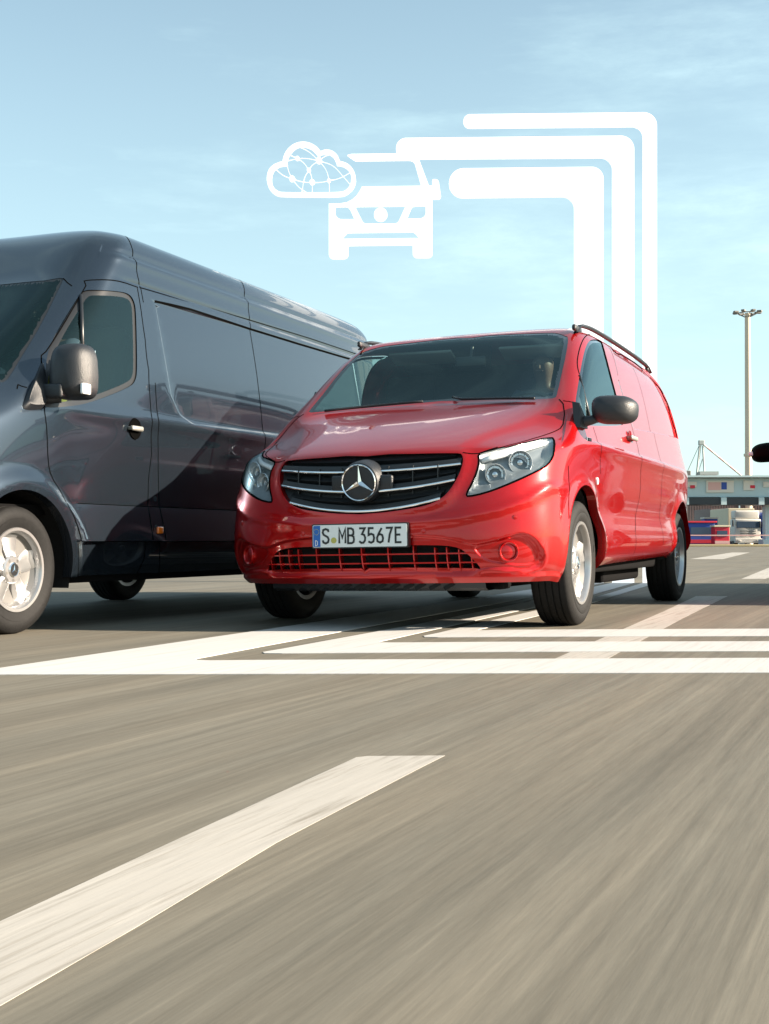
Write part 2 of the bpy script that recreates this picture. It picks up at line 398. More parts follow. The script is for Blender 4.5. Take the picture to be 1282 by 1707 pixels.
# ---------------------------------------------------------------- shared vehicle pieces
def wheel(name, parent, loc, R, wdt, rim, sgn, style, pre=''):
    """axis along x; sgn = +1 when the outer face looks to +x.  parts: tyre, rim (> hub_cap)"""
    e = empty(name); e.parent = parent; e.location = loc
    W = wdt/2; prof = [(rim, -W*.86), (rim+.012, -W*.94), (rim+.05, -W*1.02), (R-.035, -W*.99), (R-.012, -W*.88), (R-.003, -W*.76)]
    mis = [0]*5
    for g in (-.5, -.17, .17, .5):
        prof += [(R-.001, W*(g-.045)), (R-.012, W*(g-.04)), (R-.012, W*(g+.04)), (R-.001, W*(g+.045))]; mis += [0, 1, 1, 1]
    prof += [(R-.003, W*.76), (R-.012, W*.88), (R-.035, W*.99), (R-.06, W*1.01), (R-.064, W*.995), (rim+.05, W*1.02), (rim+.012, W*.94), (rim, W*.86)]
    mis += [0]*9; t = MB(); t.lathe([(a, b*sgn) for a, b in prof], 72, mis=mis[:len(prof)-1]+[0])
    t.build('tyre', [M['rubber'], M['groove']], e, angle=50)
    r = MB(); o = W*.86
    r.lathe([(a, b*sgn) for a, b in [(rim+.006, o+.004), (rim+.004, o+.010), (rim-.010, o+.009), (rim-.020, o-.006), (rim-.030, -o*.3), (rim-.02, -o), (rim+.004, -o-.004)]], 72)
    # dish behind the spokes, and the spokes themselves
    if style == 'five':
        ns = 5; cx = o-.022
        r.lathe([(rim-.022, (o-.022)*sgn), (rim-.04, (o-.044)*sgn), (.10, (o-.050)*sgn), (.04, (o-.036)*sgn)], 48, mi=3)
        for k in range(ns):
            a = 2*math.pi*k/ns+.3; c, s_ = math.cos(a), math.sin(a)
            sec = [(.055, .034, cx-.004), (.10, .046, cx-.016), (.16, .060, cx-.020), (rim-.026, .080, cx-.004), (rim-.008, .094, cx+.004)]
            vs = []
            for (rr, hw, xx) in sec:
                for (w_, dx) in ((-hw, -.030), (-hw, -.004), (-hw*.62, .006), (0, -.001), (hw*.62, .006), (hw, -.004), (hw, -.030)):
                    vs.append(((xx+dx)*sgn, rr*c-w_*s_, rr*s_+w_*c))
            n = 7; fs = [(i*n+j, i*n+j+1, (i+1)*n+j+1, (i+1)*n+j) for i in range(len(sec)-1) for j in range(n-1)]
            r.add(vs, fs)
        r.lathe([(.072, (cx-.03)*sgn), (.070, (cx-.002)*sgn), (.062, (cx+.006)*sgn), (.036, (cx+.006)*sgn)], 40)
        for k in range(5):
            a = 2*math.pi*k/5+.93; r.lathe([(.0, (cx+.006)*sgn), (.009, (cx+.006)*sgn), (.010, (cx-.01)*sgn)], 10, c=(0, .052*math.cos(a), .052*math.sin(a)), mi=2)
    ro = r.build('rim', [M['alloy'], M['groove'], M['steel'], M['dish']], e, angle=40)
    h = MB(); cx = (W*.86-.022)+.004
    h.lathe([(.037, (cx-.01)*sgn), (.037, (cx+.006)*sgn), (.032, (cx+.010)*sgn), (.030, (cx+.008)*sgn)], 32, mi=0)
    h.lathe([(.030, (cx+.008)*sgn), (.0, (cx+.008)*sgn)], 32, mi=1)
    star(h, .027, lambda a, b, d: ((cx+.008+d)*sgn, a*sgn, b), .004, 0)
    h.build('hub_cap', [M['chrome'], M['trim']], ro, angle=35)
    return e
def star(mb, R, f, th, mi):
    """three-pointed star, faceted, in the plane given by f(a, b, height)"""
    for k in range(3):
        a = math.pi/2+k*2*math.pi/3; tip = (R*math.cos(a), R*math.sin(a)); w_ = R*.17
        l = (w_*math.cos(a+math.pi/3), w_*math.sin(a+math.pi/3)); r = (w_*math.cos(a-math.pi/3), w_*math.sin(a-math.pi/3))
        vs = [f(0, 0, th), f(*tip, th*.35), f(*l, 0), f(*r, 0)]; mb.add(vs, [(0, 1, 2), (0, 3, 1)], mi)
STROKES = {  # licence plate characters on a 1 x 2 grid
 'S': [[(.92,1.58),(.85,1.85),(.5,1.98),(.15,1.85),(.06,1.5),(.2,1.2),(.5,1.04),(.8,.86),(.94,.55),(.84,.18),(.5,.02),(.15,.15),(.06,.45)]],
 'M': [[(.05,0),(.05,2),(.5,.75),(.95,2),(.95,0)]],
 'B': [[(.08,1.05),(.6,1.05),(.85,1.2),(.88,1.55),(.8,1.85),(.55,2),(.08,2),(.08,0),(.6,0),(.88,.15),(.94,.5),(.88,.88),(.6,1.05)]],
 '3': [[(.08,1.98),(.9,1.98),(.48,1.2),(.8,1.08),(.94,.7),(.9,.3),(.66,.03),(.36,.02),(.08,.25)]],
 '5': [[(.88,1.98),(.18,1.98),(.14,1.05),(.5,1.22),(.84,1.08),(.94,.65),(.84,.18),(.5,.02),(.1,.18)]],
 '6': [[(.75,1.98),(.3,1.2),(.07,.65),(.12,.2),(.5,.02),(.86,.2),(.93,.6),(.82,1.02),(.5,1.16),(.2,1.0)]],
 '7': [[(.06,1.98),(.93,1.98),(.6,1.1),(.42,0)]],
 'E': [[(.92,1.98),(.12,1.98),(.12,.02),(.95,.02)],[(.12,1.04),(.8,1.04)]],
 'D': [[(.1,0),(.1,2),(.5,2),(.9,1.6),(.9,.4),(.5,0),(.1,0)]]}
def glyph(mb, ch, x, y, wd, ht, th, f, mi):
    """one character as mitred flat strokes, (x, y) its lower left corner"""
    for st in STROKES[ch]:
        P = [np.array([x+a*wd, y+b*ht/2]) for a, b in st]; n = len(P); Lf = []; Rt = []
        closed = np.allclose(P[0], P[-1])
        for i in range(n):
            a = P[i-1] if i else (P[-2] if closed else None); b = P[i+1] if i < n-1 else (P[1] if closed else None)
            d = [(q-p)/np.linalg.norm(q-p) for p, q in ((a, P[i]), (P[i], b)) if p is not None and q is not None]
            m = sum(np.array([-e[1], e[0]]) for e in d); m /= np.linalg.norm(m)
            k = 1/max(.45, m@np.array([-d[0][1], d[0][0]])); Lf.append(P[i]+m*k*th/2); Rt.append(P[i]-m*k*th/2)
        vs = [f(*p, 0) for p in Lf]+[f(*p, 0) for p in Rt]; mb.add(vs, [(i, i+1, n+i+1, n+i) for i in range(n-1)], mi)
def person(name, parent, loc, label_vest=True):
    """seated driver, facing -y: one continuous body, with hair and clothing as children"""
    def skin(nm, vs, es, rad, m, par, lv=2):
        me = bpy.data.meshes.new(nm); me.from_pydata(vs, es, []); me.materials.append(m); o = bpy.data.objects.new(nm, me); COL.objects.link(o)
        o.parent = par; sk = o.modifiers.new('skin', 'SKIN'); sub = o.modifiers.new('sub', 'SUBSURF'); sub.levels = sub.render_levels = lv
        for i, r in enumerate(rad): me.skin_vertices[0].data[i].radius = (r, r) if not isinstance(r, tuple) else r
        me.skin_vertices[0].data[0].use_root = True; o.modifiers['skin'].use_smooth_shade = True; return o
    V = [(0,0,.0),(0,.03,.2),(0,.03,.40),(0,.01,.52),(0,-.01,.60),(0,-.03,.70),(0,-.02,.79),
         (.18,.02,.47),(.25,-.10,.27),(.17,-.34,.30),(.14,-.40,.34),(-.18,.02,.47),(-.25,-.10,.27),(-.17,-.34,.30),(-.14,-.40,.34),
         (.10,-.02,-.02),(.15,-.42,.06),(.15,-.55,-.32),(.15,-.66,-.36),(-.10,-.02,-.02),(-.15,-.42,.06),(-.15,-.55,-.32),(-.15,-.66,-.36)]
    E = [(0,1),(1,2),(2,3),(3,4),(4,5),(5,6),(2,7),(7,8),(8,9),(9,10),(2,11),(11,12),(12,13),(13,14),(0,15),(15,16),(16,17),(17,18),(0,19),(19,20),(20,21),(21,22)]
    R = [.14,(.17,.12),(.18,.11),.06,.055,(.085,.10),(.07,.09),.07,.045,.032,.035,.07,.045,.032,.035,.10,.07,.05,.04,.10,.07,.05,.04]
    e = skin(name, V, E, R, M['skin'], parent); e.location = loc
    skin('jacket', [V[0],(0,.03,.2),(0,.03,.40),(0,.01,.47),V[7],V[8],V[9],V[11],V[12],V[13]], [(0,1),(1,2),(2,3),(2,4),(4,5),(5,6),(2,7),(7,8),(8,9)],
         [.155,(.185,.135),(.195,.125),.085,.083,.058,.043,.083,.058,.043], M['shirt'], e)
    skin('work_vest', [(0,0,.02),(0,.03,.2),(0,.03,.38),(.12,.02,.46),(-.12,.02,.46)], [(0,1),(1,2),(2,3),(2,4)], [.165,(.195,.145),(.205,.135),.09,.09], M['hivis'], e)
    skin('hair', [(0,.01,.80),(0,.03,.74)], [(0,1)], [(.088,.10),(.08,.085)], M['hair'], e)
    h = MB()
    for s_ in (-1, 1): h.lathe([(0,0),(.011,0),(.012,.004),(0,.008)], 10, 'y', (s_*.033,-.128,.715))
    h.box((0,-.138,.69), (.022,.03,.045), bev=.006); h.box((0,-.12,.655), (.05,.012,.010), bev=.003)
    h.build('face_features', [M['skin']], e)
    return e
def seat(parent, loc, name='seat'):
    m = MB(); m.box((0, -.05, -.08), (.50, .50, .16), bev=.05)
    a = Matrix.Rotation(-.25, 3, 'X'); m.box((0, .25, .28), (.50, .14, .66), rot=a, bev=.05); m.box((0, .36, .72), (.27, .11, .20), rot=a, bev=.04)
    m.tube([(-.06, .35, .55), (-.06, .37, .70)], .008); m.tube([(.06, .35, .55), (.06, .37, .70)], .008)
    return m.build(name, [M['seat']], parent, angle=40, loc=loc)
def steering(parent, loc):
    m = MB(); n = 32; R = .18
    pts = [(R*math.cos(2*math.pi*k/n), 0, R*math.sin(2*math.pi*k/n)) for k in range(n+1)]; m.tube(pts, .015, 8, cap=False)
    m.box((0, 0, 0), (.12, .05, .10), bev=.02); m.box((0, 0, 0), (.34, .02, .035), bev=.005); m.box((0, 0, -.09), (.035, .02, .16), bev=.005)
    return m.build('steering_wheel', [M['trim']], parent, angle=40, loc=loc, rot=(math.radians(-28), 0, 0))

# ---------------------------------------------------------------- the red van
RED = (-.1193, 6.6437, .3857)
side_u = {'low': [.80, 1.25, 2.0, 3.0, 3.9, 4.45, 4.80]}
def red_net():
    rows = []
    def row(fu, fv, fz, zs, w, su=None, vd=None, rear=None, zr=None):
        r = [(u, v, z) for u, v, z in zip(fu, fv, fz if isinstance(fz, list) else [fz]*6)]
        su = su or [.80, 1.25, 2.0, 3.0, 3.9, 4.42, 4.76]; vd = vd or [-.012, -.002, 0, 0, -.006, -.016, -.055]
        zs = zs if isinstance(zs, list) else [zs]*7
        r += [(u, w+d, z) for u, d, z in zip(su, vd, zs)]
        rear = rear or (4.89, .60, 4.90); z = zr or zs[-1]
        r += [(rear[0], rear[1], z), (rear[2], 0, z)]; rows.append(r)
    row([.10,.11,.14,.20,.34,.50], [0,.25,.5,.70,.83,.885], .250, [.26,.30,.315,.325,.34,.35,.35], .90)
    row([.03,.04,.07,.14,.28,.45], [0,.25,.5,.72,.86,.925], .302, [.30,.335,.345,.355,.37,.38,.38], .945)
    row([.0,.01,.04,.115,.255,.42], [0,.25,.5,.73,.88,.94], .372, [.38,.40,.41,.42,.43,.44,.44], .968)
    row([-.005,.005,.035,.11,.25,.42], [0,.25,.5,.73,.885,.945], .48, .49, .968)
    row([.005,.015,.05,.125,.265,.43], [0,.25,.5,.73,.88,.942], .60, .58, .952)
    row([.03,.04,.07,.145,.28,.45], [0,.25,.5,.72,.865,.938], .72, .72, .956)
    row([.065,.08,.115,.19,.32,.47], [0,.25,.5,.715,.86,.93], .83, .86, .964)
    row([.115,.13,.17,.245,.36,.49], [0,.25,.5,.71,.855,.925], [.910,.910,.905,.90,.895,.90], .955, .968)
    row([.17,.18,.215,.285,.395,.52], [0,.25,.5,.705,.85,.918], [.950,.950,.945,.94,.935,.935], .985, .966)
    row([.32,.33,.36,.44,.53,.63], [0,.25,.5,.69,.83,.905], [1.01,1.01,1.005,.995,.985,.985], 1.01, .957)
    row([.62,.62,.635,.68,.72,.76], [0,.25,.49,.67,.80,.888], [1.11,1.11,1.105,1.09,1.065,1.04], 1.06, .944)
    row([.95,.945,.93,.90,.87,.86], [0,.25,.49,.67,.785,.872], [1.205,1.205,1.20,1.185,1.16,1.10], 1.12, .930, [.86,1.25,2.0,3.0,3.9,4.42,4.75])
    row([1.20,1.185,1.13,1.04,.965,.93], [0,.25,.48,.66,.775,.862], [1.262,1.261,1.255,1.245,1.225,1.165], 1.19, .916, [.97,1.30,2.0,3.0,3.9,4.42,4.745])
    row([1.25,1.235,1.18,1.09,1.01,.99], [0,.25,.48,.66,.772,.855], [1.295,1.294,1.288,1.275,1.255,1.22], 1.25, .905, [1.07,1.36,2.0,3.0,3.9,4.42,4.74], rear=(4.88,.60,4.89))
    row([1.41,1.395,1.345,1.26,1.185,1.20], [0,.25,.475,.65,.758,.835], [1.42,1.42,1.41,1.40,1.375,1.36], 1.38, .882, [1.30,1.52,2.05,3.0,3.9,4.40,4.70], rear=(4.85,.60,4.86))
    row([1.62,1.605,1.56,1.48,1.41,1.43], [0,.245,.465,.63,.728,.795], [1.60,1.60,1.59,1.575,1.55,1.535], [1.53,1.53,1.54,1.54,1.54,1.54,1.53], .848, [1.53,1.72,2.15,3.0,3.9,4.36,4.64], rear=(4.80,.58,4.81))
    row([1.85,1.835,1.80,1.74,1.68,1.67], [0,.24,.45,.60,.685,.745], [1.765,1.763,1.755,1.74,1.72,1.69], [1.675,1.68,1.69,1.69,1.69,1.685,1.665], .805, [1.74,1.90,2.25,3.0,3.85,4.27,4.53], [-.02,-.003,0,0,-.008,-.022,-.07], rear=(4.70,.54,4.72))
    row([1.97,1.96,1.93,1.88,1.83,1.80], [0,.235,.44,.575,.65,.70], [1.815,1.813,1.805,1.795,1.78,1.765], [1.76,1.765,1.77,1.775,1.775,1.765,1.745], .745, [1.86,2.02,2.35,3.05,3.8,4.2,4.45], [-.02,-.003,0,0,-.008,-.022,-.07], rear=(4.62,.50,4.64), zr=1.76)
    row([2.28,2.28,2.26,2.24,2.21,2.20], [0,.23,.41,.52,.58,.61], [1.868,1.866,1.858,1.845,1.835,1.828], [1.825,1.828,1.832,1.835,1.835,1.83,1.81], .635, [2.25,2.38,2.6,3.2,3.85,4.15,4.38], [-.01,0,0,0,-.008,-.02,-.06], rear=(4.5,.42,4.5), zr=1.83)
    row([2.6,2.6,2.59,2.58,2.57,2.57], [0,.16,.29,.37,.40,.415], [1.893,1.892,1.887,1.880,1.876,1.873], 1.872, .42, [2.6,2.7,2.9,3.3,3.8,4.05,4.2], [0,0,0,0,0,-.02,-.05], rear=(4.3,.25,4.3), zr=1.87)
    row([2.8]*6, [0]*6, 1.90, 1.90, 0, [2.85,2.95,3.1,3.4,3.75,3.95,4.05], [0]*7, rear=(4.1,0,4.1))
    return rows
def build_red():
    S = Sheet(red_net(), RED, roll=.016)
    side = dict(lo=5.2, hi=11.8)
    P = lambda pts, **k: [S.px(x, y, **k) for x, y in pts]
    # ---- outlines
    ws = P(chaikin([(942,560),(948,562),(944,590),(936,625),(929,656),(926,664),(905,665),(860,666),(800,667)], 1, False), hi=5.2)
    wtop = P([(925,555),(890,555.5),(850,557),(815,559)], hi=5)
    cB = S.at(v=0, z=1.298, hi=3); cT = S.at(v=0, z=1.772, hi=3)
    ws = [(0, cB[1])]+ws[::-1]+wtop+[(0, cT[1])]
    gr = P(chaikin([(762,758),(771,759),(773,774),(761,803),(742,829),(715,843),(678,850),(640,855)], 2, False), hi=4)
    gtop = P([(735,758),(690,759),(650,759.5)], hi=4)
    gT = S.px(603, 760); gB = S.px(601, 858)
    gr = [(0, gT[1])]+gtop[::-1]+gr+[(0, gB[1])]
    hl = P(chaikin([(797,757),(812,752),(861,740),(920,726),(925,735),(924,756),(919,768),(907,780),(878,794),(836,812),(808,822),(780,828),(777,824),(788,804),(795,787),(799,770)], 1), hi=6)
    it = P(chaikin([(700,909),(742,909.6),(765,914),(780,925),(802,951),(798,953),(740,952),(680,951.5)], 1, False), hi=4)
    iT = S.at(v=0, z=.452, hi=1); iB = S.at(v=0, z=.275, hi=1); zz_ = S.uvz([it[0], it[-1]])[:, 2]; iT = (0, S.at(v=0, z=zz_[0], hi=1)[1]); iB = (0, S.at(v=0, z=zz_[1], hi=1)[1])
    it = [iT]+it+[iB]
    fog = P(chaikin([(789,911),(822,904),(848,897),(868,892),(884,900),(898,916),(903,934),(893,946),(858,946),(815,940),(797,925)], 2), hi=6)
    wn = P(chaikin([(983,567),(992,565.5),(1002,567),(1006,576),(1028,660),(1041,705),(1036,710),(985,710),(962,708),(957,700),(959,671),(963,645),(969,608),(976,578)], 2), **side)
    arcs = []
    for uc in (.895, 4.095):
        R = .405; pts = [(uc+R*math.cos(t), .345+R*math.sin(t)) for t in np.linspace(0, math.pi, 31)]
        a = S.at_many(pts, 'uz', lo=4.6, hi=12.4); a[0] = (a[0][0], a[0][1]); arcs.append([(a[0][0], 0)]+a+[(a[-1][0], 0)])
    uz = lambda pq: [(c[0], c[2]) for c in S.uvz(pq)]; vz = lambda pq: [(c[1], c[2]) for c in S.uvz(pq)]
    # ---- shaping of the sheet
    panel = P([(1017,578),(1030,582),(1045,590),(1065,602),(1082,615),(1100,633),(1114,655),(1126,684),(1134,708),(1140,728),(1100,722),(1058,714),(1046,682),(1031,630)], **side)
    S.disp += [inset_disp(uz(panel), [0, 2], -.022, .020, side=(5.2, 12)),
               inset_disp(vz(fog), [1, 2], -.012, .016, side=(0, 5.4))]
    mk = vz(P(chaikin([(690,894),(731,896),(759,901),(787,909),(822,902.5),(848,895),(868,888.5),(886,893),(901,908),(909,928),(906,944),(883,953),(842,951),(809,949),(790,957.5),(740,957.5),(680,957)], 1, False), hi=6))
    mask = [(-.12, mk[0][1]), (.06, mk[0][1])]+mk+[(.06, mk[-1][1]), (-.12, mk[-1][1])]
    S.disp.append(inset_disp(mask, [1, 2], -.024, .018, side=(0, 5.4)))
    S.disp.append(lambda Q, p, q: np.where(np.asarray(p) < 5, .012*(1-sstep(Q[..., 2], .276, .290)), 0))
    ridge = vz(P([(603,874),(690,871),(760,864),(830,850),(880,834),(918,812)], hi=6))
    S.disp.append(lambda Q, p, q: np.where(np.asarray(p) < 5.6, .010*np.exp(-(pdist(Q[..., [1, 2]], ridge, False)/.028)**2), 0))
    # surround of the radiator opening stands proud, wheel arches flare, sill and shoulder lines
    gv = vz(gr)
    def f_grille(Q, p, q):
        d = pdist(Q[..., [1, 2]], gv); return np.where(np.asarray(p) < 4, .012*np.exp(-(d/.035)**2), 0)
    def f_flare(Q, p, q):
        d = 0
        for uc in (.895, 4.095):
            r = np.hypot(Q[..., 0]-uc, Q[..., 2]-.345)-.405; d = d+np.where(np.asarray(p) > 4.4, .016*np.exp(-(np.clip(r, 0, 1)/.045)**2), 0)
        return d
    def f_shoulder(Q, p, q):
        z, u = Q[..., 2], Q[..., 0]; g = sstep(u, .9, 1.2)*(1-sstep(u, 4.0, 4.5)); sd_ = np.asarray(p) > 5
        d = .016*np.exp(-((z-.985)/.05)**2)*np.where(z < .985, 1, np.exp(-((z-.985)/.016)**2))-.012*np.exp(-((z-.62)/.07)**2)
        return np.where(sd_, g*d, 0)
    def f_hood(Q, p, q):     # pressed edges of the bonnet running from the lamps to the pillars
        u, v = Q[..., 0], Q[..., 1]; vl = .48+.25*sstep(u, .15, .95)
        return np.where((np.asarray(p) < 5) & (Q[..., 2] > .93) & (u < 1.25), -.012*sstep(v-vl, -.03, .07)*(1-sstep(v-vl, .10, .30))*(1-sstep(u, .70, .92)), 0)
    S.disp += [f_grille, f_flare, f_shoulder, f_hood]
    # ---- panel joints
    seams = [P([(798,756),(845,741),(890,729),(925,717),(935,712),(939,706),(941,690),(939,673),(932,665.5)], hi=6.5),
      P(chaikin([(1008,562),(987,556),(975,560),(967,577),(962,600),(963,614),(966,624)], 2, False), lo=4.5, hi=9),
      P([(989,712),(994,728),(998,745),(1000,765),(1001,790)], lo=5, hi=9),
      P([(1002,560),(1010,566),(1033,640),(1046,685),(1053,710),(1063,744),(1066,765),(1068,811),(1064,850),(1059,886),(1055,925)], **side),
      P([(939,668),(948,669),(960,671)], lo=4, hi=8),
      S.at_many([(1.135,.80),(1.15,.7),(1.16,.6),(1.16,.5),(1.16,.40)], 'uz', **side),
      S.at_many([(3.22,1.70),(3.22,1.4),(3.22,1.1),(3.20,.9),(3.19,.7),(3.19,.5),(3.19,.42)], 'uz', **side),
      P([(772,757),(785,757),(798,756)], hi=4),
      S.at_many([(.60,.84),(.60,.72),(.56,.64),(.53,.56)], 'uz', lo=4, hi=8)]
    pg = np.unique(np.concatenate([np.arange(0, 5, .085), np.arange(5, 7, .07), np.arange(7, 12, .06), np.arange(12, 14.01, .25)])); pg = np.append(pg[pg < 13.9], 14.)
    qg = np.append(np.arange(0, 19.95, .14), 20.)
    qg = np.unique(np.concatenate([qg[qg < 17], np.arange(17, 19.8, .3), [20.]]))
    polys = dict(ws=dens(ws, .08), gr=dens(gr, .08), hl=dens(hl, .08), it=dens(it, .08), wn=dens(wn, .08), a0=dens(arcs[0], .08), a1=dens(arcs[1], .08))
    polys = {k: [(min(max(a, 0), 14.), min(max(b, 0), 20.)) for a, b in v] for k, v in polys.items()}
    lines = guide_loops(S, uz(panel), 'uz', .022, **side)+guide_loops(S, vz(fog), 'vz', .016, lo=2, hi=5.3)+guide_loops(S, mk, 'vz', .018, closed=False, hi=5.6)
    inner = [S.at(**dict(zip('uz', p)), **side) for p in offset_poly(uz(polys['wn'][::3]), -.018)]; lines.append(inner+inner[:1])
    V, T = triangulate(S, polys.values(), pg, qg, lines)
    C = V[T].mean(1); cls = {k: pip(C, v) for k, v in polys.items()}
    hole = np.zeros(len(T), bool)
    for v in cls.values(): hole |= v
    van = empty('delivery_van', (RED[0], RED[1], 0), -RED[2])
    ex = [ribbon(S, s_) for s_ in seams]
    ex += [ribbon(S, polys['hl'], .010, .001, True), ribbon(S, P([(1018,578),(1040,587.5),(1060,598),(1080,612),(1100,631.5),(1113,652),(1125,681),(1135,710),(1140,727)], **side), .009, .002)]  # lamp joint, then a dark strip painting the shade of the panel's step
    ex += [flange(S, polys['gr'], (1, 0, 0), .05, 0, half=True, flip=True), flange(S, polys['it'], (1, 0, .1), .07, 0, half=True, flip=True), flange(S, polys['hl'], (.9, -.3, 0), .05, 1, flip=True)]
    for k in ('a0', 'a1'): ex.append(flange(S, polys[k], (0, -1, 0), .05, 0, flip=True))
    body = sheet_part(S, V, T[~hole], 'body', [M['red'], M['seam']], van, extra=ex)
    # ---- glazing
    def band(pl, wd):  # which triangles of the region lie close to its rim (half outlines ignore the middle line)
        L3 = S.uvz(pl); return L3
    def glazed(key, name, m, off, bw_, half):
        t = T[cls[key]]
        if key == 'wn':
            fm_ = (~pip(C[cls[key]], inner)).astype(int)
            for sd_ in (1, -1): sheet_part(S, V, t, name, [m, M['frit']], van, sides=(sd_,), fmat=fm_, off=off)
            return
        c = S.uvz([tuple(x) for x in V[t].mean(1)]); e = S.uvz(polys[key])
        if half: e = np.array([x for x in e if x[1] > 1e-3])
        d = np.min(np.linalg.norm(c[:, None]-e[None], axis=-1), axis=1)
        for sd_ in ((0,) if half else (1, -1)): sheet_part(S, V, t, name, [m, M['frit']], van, sides=(1, -1) if half else (sd_,), fmat=(d < bw_).astype(int), off=off)
    glazed('ws', 'windscreen', M['glass'], -.002, .028, True)
    glazed('wn', 'side_window', M['sideglass'], -.006, .016, False)
    for sd_ in (1, -1):
        bar = MB(); a = S.uvz(P([(966,626)], **side))[0]; b = S.uvz(P([(983,697)], **side))[0]; a[1] *= sd_; b[1] *= sd_
        la, lb = S.local(np.array([a, b])); bar.tube([la, (la+lb)/2, lb], .009, 8); bar.build('quarter_window_bar', [M['trim']], van, smooth=True)
    # wipers
    wb_ = lambda v, dz: (lambda b: S.local(np.array([b[0], v, b[2]])))(S.base(*map(np.array, S.at(v=abs(v), z=1.290-.045*(abs(v)/.65)**2+dz, hi=5))))
    for wl in ([wb_(.08+.56*k/8, .0 if k else .02) for k in range(9)], [wb_(-.66+.56*k/8, .0) for k in range(9)]):
        wp = MB(); L3 = [Vector(q_) for q_ in wl]
        wp.tube([q_+Vector((0, -.016, .010)) for q_ in L3], .008, 8); wp.build('wiper', [M['trim']], van, smooth=True)
    # ---- headlights
    hlc = S.uvz(polys['hl'])
    for sd_ in (1, -1):
        sheet_part(S, V, T[cls['hl']], 'headlight', [M['lens']], van, sides=(sd_,), off=-.001); lamp = van.children[-1]
        # bowl pushed back behind the lens
        idx = np.unique(T[cls['hl']]); t = T[cls['hl']]; mp = {int(a): i for i, a in enumerate(idx)}
        B_ = S.full(V[idx, 0], V[idx, 1]); e = np.min(np.linalg.norm(B_[:, None]-S.full(*np.array(polys['hl']).T)[None], axis=-1), axis=1)
        dd = sstep(e, 0, .05); B_ = B_+np.stack([.012+.045*dd, -.010-.025*dd, 0*dd], -1); B_[:, 1] *= sd_
        zt = np.array([[c[1], c[2]] for c in S.uvz([tuple(x) for x in V[t].mean(1)])])
        # the light guide runs along the upper edge
        top = np.array([(x[1], x[2]) for x in S.uvz(P([(797,757),(812,752),(861,740),(920,726)], hi=6))])
        near = pdist(zt, top, False) < .045
        mesh_obj('lamp_reflector', S.local(B_), [[mp[int(x)] for x in f][::sd_] for f in t], [M['lampbase'], M['lampwhite']], lamp, near.astype(int))
        lg = S.uvz(P([(803,764),(820,759),(850,751),(885,741),(914,734)], hi=6)); pts = []
        for q_ in lg: pts.append(S.local(np.array([q_[0]+.022, (q_[1]-.010)*sd_, q_[2]-.012])))
        mb_ = MB(); mb_.tube(pts, [.013, .015, .015, .014, .010], 10); mb_.build('light_guide', [M['lampwhite']], lamp, smooth=True)
        for (cx, cy, rr, nm) in ((826,790,.054,'indicator_lamp'), (868,770,.062,'beam_lamp')):
            c3 = S.full(*map(np.array, S.px(cx, cy, hi=6))); c3 = c3+np.array([.040, -.012, 0]); c3[1] *= sd_; c = S.local(c3)
            m = MB(); prof = [(rr, 0), (rr*.96, .004), (rr*.94, .0), (rr*.86, -.018), (rr*.6, -.038), (rr*.3, -.046), (.012, -.048)]
            m.lathe([(a, -b) for a, b in prof], 40, 'y'); m.lathe([(0, .012), (.014, .016), (.016, .045)], 16, 'y', mi=1)
            for k in range(9):
                a = 2*math.pi*k/9; m.box((rr*.7*math.cos(a), .022, rr*.7*math.sin(a)), (.010, .014, .028), rot=Matrix.Rotation(-a, 3, 'Y'))
            o = m.build(nm, [M['reflector'], M['satin']], lamp, angle=40, loc=c, rot=(0, 0, math.radians(28)*sd_))
    # ---- radiator grille: recessed dark backing, bars with chrome strips, star badge
    def strip3(pts, push, up):
        a = [S.full(*map(np.array, S.px(x, y, hi=4)))+np.array([push, 0, up]) for x, y in pts]; return a
    g = MB(); t = T[cls['gr']]; idx = np.unique(t); mp = {int(a): i for i, a in enumerate(idx)}; B0 = S.full(V[idx, 0], V[idx, 1])+np.array([.045, 0, 0])
    for sd_ in (1, -1):
        B_ = B0.copy(); B_[:, 1] *= sd_; g.add(S.local(B_), [[mp[int(x)] for x in f][::sd_] for f in t])
    gro = g.build('radiator_grille', [M['grille']], van, smooth=True)
    vz2 = np.array(gv)
    def edge_v(z):  # half width of the opening at height z
        hits = []
        for i in range(len(vz2)-1):
            (v0, z0), (v1, z1) = vz2[i], vz2[i+1]
            if (z0-z)*(z1-z) <= 0 and z0 != z1: hits.append(v0+(v1-v0)*(z-z0)/(z1-z0))
        return max(hits) if hits else .3
    def bar_line(zc, ze, vmax, n=30, push=.012):
        pts = []
        for k in range(n+1):
            v = vmax*k/n; z = zc+(ze-zc)*(k/n)**2; b = S.base(*map(np.array, S.at(v=v, z=z, hi=4))); pts.append(b+np.array([push, 0, 0]))
        full_ = [np.array([p[0], -p[1], p[2]]) for p in pts[::-1]]+pts[1:]
        return [S.local(p) for p in full_]
    strips = [(.815, .842), (.712, .760), (.612, .668)]
    for zc, ze in strips:
        vm = edge_v(ze)-.008; Lp = bar_line(zc, ze, vm)
        m = MB(); n = len(Lp); vs = []
        for p in Lp:
            for dy, dz in ((.0, .030), (-.022, .006), (-.024, -.002), (-.022, -.008), (.02, -.016), (.03, .02)): vs.append((p[0], p[1]+dy, p[2]+dz))
        k = 6; m.add(vs, [(i*k+j, i*k+(j+1) % k, (i+1)*k+(j+1) % k, (i+1)*k+j) for i in range(n-1) for j in range(k)])
        br = m.build('grille_bar', [M['grille']], gro, angle=30)
        m = MB(); vs = []
        for p in Lp:
            for dy, dz in ((-.022, .007), (-.027, .004), (-.028, -.002), (-.026, -.007), (-.018, -.008)): vs.append((p[0], p[1]+dy, p[2]+dz))
